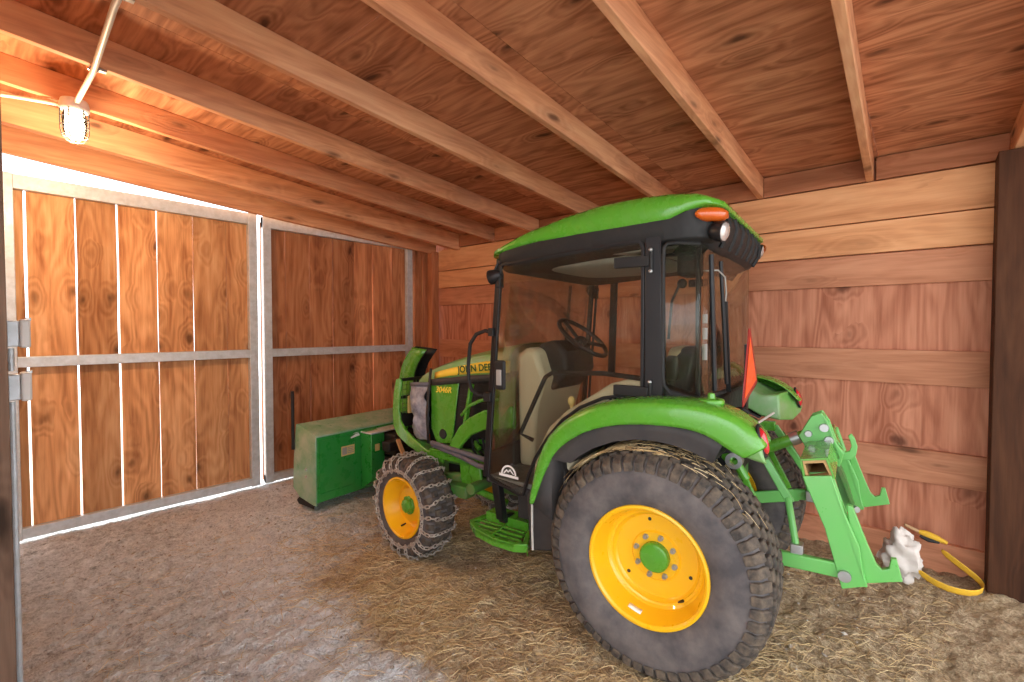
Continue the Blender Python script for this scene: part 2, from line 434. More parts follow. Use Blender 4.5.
# corner board outside the right leaf
# left side: wall beyond the frame edge, brown post and steel jamb
mb = MB()
for i in range(15): mb.box((-.01, 1.18 + i * .24, -.03), (.02, 1.415 + i * .24, 2.93), pid=.1 + i * .067)
struct(mb.done('wall_left', 'cedar', smooth=0))
mb = MB().box((-.03, 2.60, -.03), (.128, 2.74, 2.78), pid=.4)
struct(mb.done('pillar', 'post_brown', smooth=0, bevel=.005))
mb = MB().box((.10, 4.10, -.02), (.192, 4.16, 2.60))
struct(mb.done('jamb_column', 'galv', smooth=0, bevel=.004))

# doors: galvanized tube frame with live planks behind
def door(name, xs, x_lo, x_hi, ztop, mats, gaps, hidden_right=False):
    root = empty(name, ((x_lo + x_hi) / 2, YD - .03, 0)); struct(root)
    ox, oy = root.location.x, root.location.y
    mb = MB(); rs = random.Random(len(name) + int(x_lo * 100))
    for i, (a, b) in enumerate(zip(xs[:-1], xs[1:])):
        g = gaps[i]; e0 = a + g[0] / 2; e1 = b - g[1] / 2
        w = [rs.uniform(-.0025, .0025) for _ in range(6)]
        secs = []
        zs = [-.0 + .045, .5, 1.0, 1.5, 2.0, 2.50]
        for z, q in zip(zs, w):
            secs.append([(e0 + q - ox, YD - oy + .0, z), (e1 + q - ox, YD - oy + .0, z), (e1 + q - ox, YD - oy + .022, z), (e0 + q - ox, YD - oy + .022, z)])
        mb.loft(secs, closed=True, cap=True, pid=.05 + rs.random())
    mb.done('plank_panel', mats, root, smooth=0)
    ya, yb = YD - .055 - oy, YD - .004 - oy
    f = MB(); f.box((x_lo - ox, ya, ztop - .1), (x_hi - ox, yb, ztop)); f.done('top_rail', 'galv', root, smooth=0, bevel=.004)
    f = MB(); f.box((x_lo - ox, ya, .025), (x_hi - ox, yb, .10)); f.done('bottom_rail', 'galv', root, smooth=0, bevel=.004)
    f = MB(); f.box((x_lo + .05 - ox, ya, 1.225), (x_hi - .05 - ox, yb, 1.30)); f.done('middle_rail', 'galv', root, smooth=0, bevel=.004)
    for a, b in ((x_lo, x_lo + .075), (x_hi - .075, x_hi)):
        f = MB(); f.box((a - ox, ya - .004, .02), (b - ox, yb, ztop + .004)); f.done('stile', 'galv', root, smooth=0, bevel=.004)
    return root
W = (.018, .018); 
dl = door('door_1', [.19, .335, .60, .845, 1.10, 1.355, 1.613, 1.80, 1.858], .205, 1.858, 2.555, 'cedar',
     [(.01, .013), (.013, .012), (.012, .014), (.014, .010), (.010, .005), (.005, .006), (.006, .003), (.003, .0)])
dr = door('door_2', [1.910, 1.968, 2.139, 2.383, 2.635, 2.889, 3.123, 3.381, 3.60, 3.64], 1.910, 3.64, 2.545, 'cedar_shade',
     [(0, .004), (.004, .006), (.006, .006), (.006, .006), (.006, .006), (.006, .007), (.007, .007), (.007, .007), (.007, 0)])

# ------------------------------------------------------------------ lamp, conduit, cable, boxes
LX, LY, LZ = .458, 3.60, z_raf(.458)
lamp = empty('jar_lamp', (LX, LY, LZ)); tag(lamp, 'lit caged jar lamp hanging under a beam at the left door', 'lamp')
RX = Matrix.Rotation(PI / 2, 4, 'Y')       # lathe axis x -> -z
MB().lathe([(0, .001), (0, .058), (.03, .066), (.052, .066), (.062, .058), (.062, .001)], 28, RX).done('lamp_base', 'galv', lamp, bevel=.002)
MB().lathe([(.063, .001), (.063, .048), (.10, .054), (.16, .052), (.195, .044), (.212, .02), (.214, .001)], 28, RX).done('glass_jar', 'jar_glass', lamp)
MB().lathe([(.07, .001), (.07, .018), (.09, .036), (.13, .043), (.165, .040), (.188, .022), (.192, .001)], 20, RX).done('bulb', 'bulb', lamp)
mb = MB()
for k in range(6):
    t = k * PI / 3
    mb.tube([(math.cos(t) * r, math.sin(t) * r, -z) for z, r in ((.06, .060), (.12, .061), (.17, .060), (.205, .052), (.224, .034), (.230, .008))], .0028, 6)
for z in (.10, .145, .195): mb.tube([(math.cos(2 * PI * k / 24) * (.061 if z < .18 else .055), math.sin(2 * PI * k / 24) * (.061 if z < .18 else .055), -z) for k in range(24)], .0026, 6, True)
mb.done('wire_cage', 'liner', lamp)
mb = MB().tube([(.462, 3.545, 2.735), (.461, 3.06, 2.732), (.427, 2.4, 2.735), (.40, 1.0, 2.738), (.38, -.6, 2.74)], .0125, 12)
cd = mb.done('conduit', 'pipe_white'); tag(cd, 'straight white conduit running from the jar lamp across the beams', 'conduit')
for y, cx in ((3.06, .461), (2.32, .4255)):
    mb = MB().tube([(cx + .018 * math.cos(t), y, 2.735 + .018 * math.sin(t)) for t in [PI * k / 10 for k in range(11)]], .004, 6); mb.box((cx + .014, y - .012, 2.742), (cx + .049, y + .012, 2.752))
    mb.done('clamp', 'steel', cd)
mb = MB().tube([(.405, 3.66, 2.735), (.36, 3.68, 2.738), (.30, 3.73, 2.748), (.23, 3.77, 2.752), (.15, 3.79, 2.745), (.08, 3.80, 2.70), (.062, 3.80, 2.55)], .010, 10)
tag(mb.done('cable', 'pipe_white'), 'thin white cable curving left from the jar lamp to the wall', 'cable')
def ebox(z, label, x0=.129):
    r = empty('electrical_box', (x0, 2.70, z)); tag(r, label, 'electrical box', 'electrical boxes on the brown post')
    MB().box((0, -.035, -.05), (.034, .035, .05)).done('back_box', 'galv', r, bevel=.004)
    MB().box((.035, -.04, -.056), (.066, .04, .056)).done('cover', 'white', r, bevel=.008)
    MB().box((.052, -.012, .05), (.07, .012, .062)).done('latch', 'steel', r, bevel=.002)
    return r
ebox(1.478, 'upper white electrical box on the brown post, above the rail level')
ebox(1.27, 'lower white electrical box on the brown post, below the rail level')
mb = MB().tube([(.142, 2.72, .0), (.142, 2.72, 1.21)], .010, 10); mb.tube([(.142, 2.72, 1.33), (.142, 2.72, 1.42)], .010, 10)
tag(mb.done('conduit_pipe', 'galv'), 'thin grey vertical conduit on the brown post below the electrical boxes', 'conduit')

# ------------------------------------------------------------------ tractor
PHI = R(5.5)
ORG = (2.6375, .941, 0)
tr = empty('tractor', ORG, PHI)
tag(tr, 'green compact cab tractor with yellow wheels parked facing the plank doors', 'tractor')
def mirror_parts(fn):
    for s in (-1, 1): fn(s)

# --- rear wheels
def tyre_profile(Ro, Ri, w, crown=.02):
    h = w / 2; d = Ro - Ri
    pr = [(-h * .80, Ri), (-h * .93, Ri + d * .10), (-h * 1.02, Ri + d * .32), (-h * 1.03, Ri + d * .52), (-h * .985, Ri + d * .74), (-h * .90, Ri + d * .90), (-h * .74, Ri + d * .975), (-h * .4, Ro), (0, Ro + crown * .2)]
    pr = pr + [(-a, r) for a, r in reversed(pr[:-1])]
    return pr
def lug(mb, ang, x0, x1, r0, r1, da, skew=0.0, taper=.82, lean0=0.0, lean1=0.0):
    """block on the tread: between axial x0,x1, angular half-width da"""
    vs = []
    for r, t in ((r0, 1.0), (r1, taper)):
        xm = (x0 + x1) / 2; hx = (x1 - x0) / 2 * t
        for sx, sa in ((-1, -1), (1, -1), (1, 1), (-1, 1)):
            x = xm + sx * hx
            a = ang + sa * da * t + skew * (x - xm)
            rr = r + (lean0 if sx < 0 else lean1)
            vs.append((x, rr * math.cos(a), rr * math.sin(a)))
    mb.add(vs, [(0, 3, 2, 1), (4, 5, 6, 7), (0, 1, 5, 4), (1, 2, 6, 5), (2, 3, 7, 6), (3, 0, 4, 7)])
def rear_wheel():
    Rr = .490; w = .34
    # rim: flange, drop, disc set back
    prof = [(-.150, .264), (-.158, .262), (-.160, .252), (-.152, .243), (-.13, .237), (-.09, .228), (-.055, .218), (-.045, .208), (-.042, .198), (-.030, .192), (-.022, .183), (-.022, .160), (-.018, .13), (-.018, .112), (-.026, .104), (-.026, .001)]
    rim = MB().lathe(prof, 72).done('rear_wheel', 'yellow', tr, smooth=28, loc=(-.58, .026, .480))
    MB().lathe([(-.02, .240), (.15, .240), (.16, .262), (.15, .264), (-.01, .246)], 56, closed=True).done('rim_barrel', 'yellow', rim)
    tp = tyre_profile(Rr - .018, .249, w)
    t = MB().lathe(tp, 96).done('tire', 'sidewall', rim, smooth=40)
    mb = MB()
    n = 54
    for i in range(n):
        a = 2 * PI * i / n
        p = 2 * PI / n
        j = .06 * math.sin(i * 3.7)
        lug(mb, a, -.176, -.126, Rr - .050, Rr - .012, p * .42, lean0=-.030, lean1=.004, taper=.88)
        lug(mb, a + p * (.5 + j), -.122, -.076, Rr - .03, Rr - .001, p * .43, taper=.86)
        lug(mb, a + p * j, -.072, -.026, Rr - .03, Rr + .003, p * .43, taper=.86)
        lug(mb, a + p * .5, -.022, .022, Rr - .03, Rr + .004, p * .43, taper=.86)
        lug(mb, a - p * j, .026, .072, Rr - .03, Rr + .003, p * .43, taper=.86)
        lug(mb, a + p * (.5 - j), .076, .122, Rr - .03, Rr - .001, p * .43, taper=.86)
        lug(mb, a, .126, .176, Rr - .050, Rr - .012, p * .42, lean0=.004, lean1=-.030, taper=.88)
    mb.done('tread_blocks', 'tread', rim, smooth=0, bevel=.005)
    MB().lathe([(-.026, .066), (-.048, .066), (-.056, .060), (-.058, .05), (-.058, .001)], 36).done('hub_cap', 'green', rim, bevel=.002)
    for k in range(8):
        a = 2 * PI * (k + .35) / 8
        mt = Matrix.Translation((.064, .090 * math.cos(a), .090 * math.sin(a)))
        MB().lathe([(-.084, .013), (-.094, .013), (-.094, .0095), (-.108, .0095), (-.108, .001)], 6, mt).done('wheel_bolt', 'steel', rim, smooth=20)
    for a in (80, 200, 320):
        a = R(a); MB().lathe([(-.0215, .008), (-.0235, .008), (-.0235, .0005)], 12, Matrix.Translation((0, .163 * math.cos(a), .163 * math.sin(a)))).done('rim_hole', 'rubber', rim)
    mb = MB().tube([(-.04, -.128, -.155), (-.06, -.125, -.150), (-.085, -.12, -.143)], [.006, .006, .004], 8)
    mb.done('valve_stem', 'rubber', rim)
    # small white data label low on the rim
    mb = MB()
    secs = []
    for k in range(6):
        a = R(-82 + k * 3.0)
        secs.append([(-.1195, .2330 * math.cos(a), .2330 * math.sin(a)), (-.094, .2270 * math.cos(a), .2270 * math.sin(a))])
    mb.loft(secs).done('rim_label', 'decal', rim, solid=.001)
    return rim
rw = rear_wheel(); rw['label'] = 'rear wheel next to the step, bare of chains'
rw2 = copy_tree(rw, tr); rw2.location = (.58, .026, .480); rw2.rotation_euler = (.4, 0, PI); rw2['label'] = 'rear wheel on the far side, beside the back wall'

# --- front wheels with ladder chains
def ring_link(mb, c, d, nrm, L=.037, Wd=.020, r=.0036):
    c = Vector(c); d = Vector(d).normalized(); s = Vector(nrm).cross(d).normalized()
    pts = []
    for k in range(8):
        t = 2 * PI * k / 8
        pts.append(c + d * (math.cos(t) * Wd / 2 + (L - Wd) / 2 * (1 if math.cos(t) > 0 else -1)) + s * math.sin(t) * Wd / 2)
    mb.tube(pts, r, 4, True)
def chain_run(mb, pts, nrms, pitch=.028, r=.0036):
    # links laid along a polyline, alternate links turned on edge
    acc = 0; k = 0
    seg = [(Vector(a), Vector(b), Vector(n)) for a, b, n in zip(pts[:-1], pts[1:], nrms)]
    pos = 0.0
    for a, b, n in seg:
        L = (b - a).length
        while pos <= L:
            p = a + (b - a) * (pos / L); d = (b - a).normalized()
            nn = n if k % 2 == 0 else n.cross(d)
            ring_link(mb, p + n * (.003), d, nn, r=r)
            pos += pitch; k += 1
        pos -= L
def front_wheel():
    Ro = .322; w = .215
    prof = [(-.100, .200), (-.107, .199), (-.108, .190), (-.102, .184), (-.075, .178), (-.03, .160), (-.010, .150), (-.004, .135), (-.012, .120), (-.030, .110), (-.036, .085), (-.036, .06), (-.036, .001)]
    rim = MB().lathe(prof, 56).done('front_wheel', 'yellow', tr, smooth=28, loc=(-.485, 1.71, .322), rot=(0, 0, R(-6)))
    MB().lathe([(-.02, .182), (.10, .182), (.107, .199), (.10, .2), (-.02, .188)], 48, closed=True).done('rim_barrel', 'yellow', rim)
    MB().lathe(tyre_profile(Ro - .012, .188, w), 72).done('tire', 'sidewall', rim, smooth=40)
    mb = MB(); n = 34
    for i in range(n):
        a = 2 * PI * i / n; p = 2 * PI / n
        lug(mb, a, -.109, -.074, Ro - .035, Ro - .006, p * .40, lean0=-.02, lean1=.002, taper=.86)
        lug(mb, a + p * .5, -.070, -.025, Ro - .02, Ro + .002, p * .40)
        lug(mb, a, -.022, .022, Ro - .02, Ro + .003, p * .40)
        lug(mb, a + p * .5, .025, .070, Ro - .02, Ro + .002, p * .40)
        lug(mb, a, .074, .109, Ro - .035, Ro - .006, p * .40, lean0=.002, lean1=-.02, taper=.86)
    mb.done('tread_blocks', 'tread', rim, smooth=0, bevel=.004)
    mb = MB().lathe([(-.036, .062), (-.044, .062), (-.044, .048), (-.066, .046), (-.070, .038), (-.070, .001)], 8)
    for k in range(6):
        a = k * PI / 3
        mb.lathe([(-.036, .009), (-.052, .009), (-.052, .0005)], 6, Matrix.Translation((0, .052 * math.cos(a), .052 * math.sin(a))))
    mb.done('hub_cap', 'green', rim, bevel=.002)
    MB().tube([(-.02, .06, -.145), (-.055, .062, -.15)], .006, 8).done('valve_stem', 'rubber', rim)
    mb = MB()
    section = [(-.119, .246), (-.120, .28), (-.110, .306), (-.085, .325), (-.045, .331), (0, .332), (.045, .331), (.085, .325), (.110, .306), (.120, .28), (.119, .246)]
    for k in range(20):
        a = 2 * PI * k / 20
        pts = []; nr = []
        for i, (x, r) in enumerate(section):
            aa = a + .05 * math.sin(k * 2.3) * math.sin(i * .9)
            pts.append((x, r * math.cos(aa), r * math.sin(aa)))
        for i in range(len(section) - 1):
            if i < 2: nn = Vector((-1, 0, 0))
            elif i > len(section) - 4: nn = Vector((1, 0, 0))
            else: nn = Vector((0, math.cos(a), math.sin(a)))
            nr.append(nn)
        chain_run(mb, pts, nr)
    for sx in (-1, 1):
        pts = [(sx * .119, .246 * math.cos(2 * PI * k / 60), .246 * math.sin(2 * PI * k / 60)) for k in range(61)]
        chain_run(mb, pts, [Vector((sx, 0, 0))] * 60, pitch=.026)
    mb.done('tire_chain', 'chain', rim, smooth=60)
    return rim
fw = front_wheel(); fw['label'] = 'chained front wheel towards the open floor'
fw2 = copy_tree(fw, tr); fw2.location = (.49, 1.72, .322); fw2.rotation_euler = (0, 0, PI + R(-6)); fw2['label'] = 'chained front wheel on the far side'

# --- chassis
mb = MB().box((-.20, -.22, .36), (.20, .55, .78)); mb.box((-.16, .5, .40), (.16, 1.25, .66))
mb.lathe([(-.40, .001), (-.40, .11), (-.33, .115), (-.30, .15), (.30, .15), (.33, .115), (.40, .11), (.40, .001)], 24, Matrix.Translation((0, 0, .475)))
mb.box((-.26, .9, .56), (-.20, 1.95, .68)); mb.box((.20, .9, .56), (.26, 1.95, .68))
mb.done('transmission', 'green_cast', tr, bevel=.012)
mb = MB().box((-.19, 1.1, .60), (.19, 1.85, 1.02)); mb.box((-.15, 1.15, .45), (.15, 1.7, .6))
for y in (1.18, 1.34, 1.5): mb.tube([(-.20, y, .72), (-.215, y + .02, .82), (-.21, y, .92)], .012, 8)
mb.lathe([(-.27, .001), (-.27, .05), (-.19, .05), (-.19, .001)], 18, Matrix.Translation((0, 1.22, .74)))
mb.done('engine', 'black', tr, bevel=.01)
mb = MB()
mb.tube([(-.42, 1.715, .335), (-.30, 1.715, .36), (0, 1.715, .39), (.30, 1.715, .36), (.42, 1.715, .335)], [.06, .065, .08, .065, .06], 14)
for s in (-1, 1):
    mb.ball((s * .385, 1.715, .34), (.07, .085, .10)); mb.tube([(s * .38, 1.715, .30), (s * .38, 1.715, .50)], .045, 12)
    mb.lathe([(-.06, .001), (-.06, .075), (.06, .075), (.06, .001)], 20, Matrix.Translation((s * .43, 1.715, .328)))
mb.box((-.14, 1.50, .40), (.14, 1.95, .56)); mb.tube([(-.34, 1.60, .38), (.34, 1.60, .38)], .018, 10)
mb.done('front_axle', 'green_cast', tr, bevel=.008)
# loader style subframe and under-hood ironwork
MB().prism([(1.23, .515), (1.29, .50), (1.345, .56), (1.335, .62), (1.25, .625)], 'x', -.35, -.325).done('mount_plate', 'green', tr, bevel=.008)
for s in (-1, 1): MB().box((s * .33, 1.0, .60), (s * .27, 1.72, .665)).prism([(1.30, .42), (1.42, .42), (1.44, .62), (1.30, .66)], 'x', s * .33, s * .31).done('frame_rail', 'green', tr, bevel=.008)
MB().tube([(-.45, 1.24, .50), (-.27, 1.24, .50)], .035, 12).done('cross_tube', 'green_cast', tr)
MB().tube([(-.30, 1.42, .50), (-.30, 1.66, .46)], .04, 12).done('steering_cylinder', 'green_cast', tr)
MB().tube([(-.34, 1.30, .46), (-.33, 1.05, .42)], .022, 10).done('drag_link', 'green', tr)
MB().box((-.40, 1.32, .40), (-.30, 1.50, .48)).done('gear_cover', 'green_cast', tr, bevel=.012)
for pts in ([(-.36, 1.66, .715), (-.38, 1.40, .70), (-.39, 1.20, .685), (-.37, .98, .67)], [(-.35, 1.66, .70), (-.38, 1.36, .665), (-.40, 1.22, .64), (-.38, 1.0, .62)]):
    MB().tube(pts, .017, 10).done('hydraulic_hose', 'hose', tr)
for k in range(7):
    y = 1.02 + k * .05
    MB().tube([(-.22, y, .56 + .03 * k % .09), (-.29, y + .03, .70), (-.27, y + .08, .82), (-.2, y + .1, .86)], .009, 6).done('wiring', 'rubber', tr)
mb = MB().tube([(-.26 + .05 * math.cos(t), 1.28 + .06 * math.sin(t), .72 + .03 * math.sin(t)) for t in [PI * k / 8 for k in range(9)]], .016, 8)
mb.done('coolant_hose', 'green', tr)

# --- hood
def hood_sec(y, w, zs, zt, crown=.05):
    pts = [(-w, y, zs), (-w * .995, y, zs + (zt - zs) * .45), (-w * .93, y, zs + (zt - zs) * .80), (-w * .74, y, zt - crown * .35), (-w * .4, y, zt - crown * .08), (0, y, zt)]
    return pts + [(-p[0], p[1], p[2]) for p in reversed(pts[:-1])]
mb = MB()
mb.loft([hood_sec(1.02, .315, 1.20, 1.405), hood_sec(1.23, .31, 1.19, 1.375), hood_sec(1.45, .30, 1.165, 1.325), hood_sec(1.62, .295, 1.14, 1.275), hood_sec(1.76, .285, 1.11, 1.225), hood_sec(1.87, .265, 1.08, 1.175), hood_sec(1.93, .23, 1.06, 1.125), hood_sec(1.955, .19, 1.045, 1.08)])
hood = mb.done('hood', 'green_dusty', tr, smooth=50, solid=.008, sub=1)
# yellow side stripes with name, grey band
def side_strip(s, ys, lo, hi, name, mat, off=.004, x0=.30, parent=None):
    mb = MB(); secs = []
    for (y, zl, zh) in zip(ys, lo, hi):
        xx = []
        for z in (zl, (zl + zh) / 2, zh):
            xx.append((s * (hw(y, z) + off), y, z))
        secs.append(xx)
    return mb.loft(secs).done(name, mat, parent or hood, smooth=60, solid=.002)
HK = [(1.02, .315, 1.20, 1.405), (1.23, .31, 1.19, 1.375), (1.45, .30, 1.165, 1.325), (1.62, .295, 1.14, 1.275), (1.76, .285, 1.11, 1.225), (1.87, .265, 1.08, 1.175), (1.93, .23, 1.06, 1.125)]
def hw(y, z):
    for a, b in zip(HK[:-1], HK[1:]):
        if a[0] <= y <= b[0]:
            t = (y - a[0]) / (b[0] - a[0]); w, zs, zt = [a[i] + (b[i] - a[i]) * t for i in (1, 2, 3)]
            f = (z - zs) / (zt - zs)
            if f <= .45: return w * (1 - .005 * f / .45)
            if f <= .8: return w * (.995 - .065 * (f - .45) / .35)
            return w * (.93 - .19 * (f - .8) / .14)
    return .3
ysr = [1.03, 1.12, 1.22, 1.32, 1.42, 1.54, 1.64, 1.695]
for s in (-1, 1):
    side_strip(s, ysr, [1.225, 1.222, 1.215, 1.205, 1.193, 1.176, 1.158, 1.148], [1.300, 1.296, 1.288, 1.272, 1.253, 1.228, 1.204, 1.190], 'yellow_stripe', 'yellow_strip', .006)
    mb = MB()
    zt = [1.218, 1.212, 1.205, 1.195, 1.182, 1.168, 1.155, 1.145]
    mb.loft([[(s * .319, y, z - .045), (s * .320, y, z)] for y, z in zip([1.03, 1.12, 1.22, 1.32, 1.42, 1.52, 1.62, 1.71], zt)]).done('grey_band', 'liner', hood, solid=.01)
def side_M(y, x, z, s, slope=0.0):
    # text runs towards -y on the left side (readable from -x), towards +y on the right
    ex = Vector((0, 1 if s > 0 else -1, 0)); ex.z = slope; ex.normalize()
    ez = Vector((0, 0, 1)); n = ex.cross(ez); ez = n.cross(ex) * -1 if n.cross(ex).z < 0 else n.cross(ex)
    return Matrix(((ex.x, ez.x, n.x, x), (ex.y, ez.y, n.y, y), (ex.z, ez.z, n.z, z), (0, 0, 0, 1)))
for s in (-1, 1):
    y0 = 1.455 if s < 0 else 1.05
    text_mesh('hood_lettering', 'JOHN DEERE', .062, 'deep_green', hood, side_M(y0, s * .3205, 1.203 if s < 0 else 1.238, s, .115 * -s * 1.0 if s < 0 else -.115))
# lower side panels with vents
for s in (-1, 1):
    mb = MB().prism([(1.52, .72), (1.66, .70), (1.715, .80), (1.715, 1.105), (1.455, 1.15)], 'x', s * .300, s * .312)
    sp = mb.done('side_panel', 'green', tr, bevel=.006)
    text_mesh('model_lettering', '3046R', .056, 'yellow_strip', sp, side_M(1.668 if s < 0 else 1.50, s * .3135, 1.058, s, .03 if s < 0 else -.03), shear=.25)
    mb = MB().lathe([(-.006, .001), (-.006, .030), (.0, .034), (.0, .001)], 24, Matrix.Translation((s * .314, 1.60, .775)))
    mb.done('round_vent', 'rubber', sp)
    mb = MB().prism([(1.20, .80), (1.54, .74), (1.48, 1.145), (1.20, 1.175)], 'x', s * .285, s * .300)
    for k in range(8): mb.box((s * .300 - .004, 1.215, .84 + k * .04), (s * .300 + .004, 1.455, .855 + k * .04))
    mb.done('side_vent', 'black', tr)
    mb = MB().prism([(1.0, .88), (1.20, .86), (1.20, 1.18), (1.0, 1.20)], 'x', s * .296, s * .31)
    mb.done('rear_side_panel', 'green', tr, bevel=.005)
    # sweeping step fairing below the panel
    up = [(1.505, .70), (1.46, .775), (1.40, .86), (1.32, .925), (1.20, .985), (.98, 1.03)]
    dn = [(.98, .90), (1.20, .86), (1.30, .815), (1.38, .74), (1.43, .66), (1.50, .645)]
    mb = MB().prism(up + dn, 'x', s * .345, s * .375)
    mb.done('side_fairing', 'green', tr, bevel=.008)
    mb = MB().bar((s * .345, 1.315, 1.14), (s * .345, 1.40, .74), .02, .035, (1, 0, 0))
    mb.tube([(s * .35, 1.40, .93), (s * .37, 1.32, 1.0), (s * .40, 1.20, 1.05), (s * .45, 1.06, 1.08), (s * .52, .98, 1.09)], .012, 8)
    mb.done('support_bar', 'green', tr, bevel=.004)
# canvas cover over the grille with a strap
mb = MB(); rnd = random.Random(5)
rows = []
for j in range(25):
    t = j / 24; z = 1.085 - t * .40
    pts = [(-.325, 1.715 + .012 * t), (-.325, 1.75), (-.322, 1.79), (-.32, 1.83), (-.315, 1.87 - .03 * t), (-.30, 1.925 - .05 * t), (-.27, 1.965 - .06 * t), (-.22, 1.985 - .07 * t), (-.12, 1.99 - .07 * t), (0, 1.995 - .07 * t), (.12, 1.99 - .07 * t), (.22, 1.985 - .07 * t), (.27, 1.965 - .06 * t), (.30, 1.925 - .05 * t), (.315, 1.87 - .03 * t), (.32, 1.83), (.325, 1.75), (.325, 1.715)]
    row = []
    for i, (x, y) in enumerate(pts):
        wv = .020 * mnoise.noise((i * .75 + j * .22, j * .13 - i * .2, 2.0)) + .012 * mnoise.noise((i * 1.3 - j * .3, j * .25, 7.0))
        wv *= min(1, t * 5)
        row.append((x * (1 + wv * 3.2) - (.02 * math.sin(t * 3.1) if x < 0 else -.02 * math.sin(t * 3.1)), y + wv * 1.6, z + (1.715 - y) * .10 + .035))
    rows.append(row)
cv = MB().loft(rows).done('grille_cover', 'canvas', tr, smooth=70, solid=.004, sub=1)
mb = MB().loft([[(-.315, 1.722, 1.22), (-.315, 1.70, 1.22)], [(-.338, 1.722, 1.08), (-.338, 1.70, 1.08)], [(-.352, 1.725, .9), (-.352, 1.70, .9)], [(-.342, 1.722, .70), (-.342, 1.70, .70)]])
mb.done('cover_strap', 'rubber', cv, solid=.004)
mb = MB().loft([[(-.333, 1.715, 1.095), (-.333, 1.715, 1.125)], [(-.330, 1.85, 1.085), (-.330, 1.85, 1.115)], [(-.308, 1.925, 1.08), (-.308, 1.925, 1.105)]]).done('cover_hem', 'hose', cv, solid=.005)
# brush guard in front
for s in (-1, 1):
    mb = MB()
    outer = [(2.03, 1.135), (2.075, 1.12), (2.10, 1.02), (2.115, .88), (2.105, .77), (2.06, .705), (1.95, .645), (1.78, .59), (1.60, .57)]
    inner = [(1.60, .62), (1.77, .645), (1.90, .71), (1.98, .76), (2.03, .82), (2.045, .90), (2.035, 1.0), (2.015, 1.10)]
    mb.prism(outer + inner, 'x', s * .315, s * .295)
    g = mb.done('brush_guard', 'green', tr, bevel=.005)
for z, y, h in ((1.118, 2.03, .022), (.985, 2.06, .022), (.86, 2.07, .022), (.81, 2.045, .09)): MB().bar((-.30, y, z), (.30, y, z), .02, h).done('guard_crossbar', 'black_gloss', g, bevel=.003)
mb = MB()
for k in range(17): mb.bar((-.27 + k * .034, 2.05, .86), (-.27 + k * .034, 2.05, 1.12), .004, .004)
for k in range(8): mb.bar((-.28, 2.05, .87 + k * .034), (.28, 2.05, .87 + k * .034), .004, .004)
mb.done('guard_mesh', 'green_cast', g, smooth=0)
MB().box((-.27, 1.99, .87), (-.17, 2.0, 1.0)).done('head_lamp', 'label_yellow', g, bevel=.01)

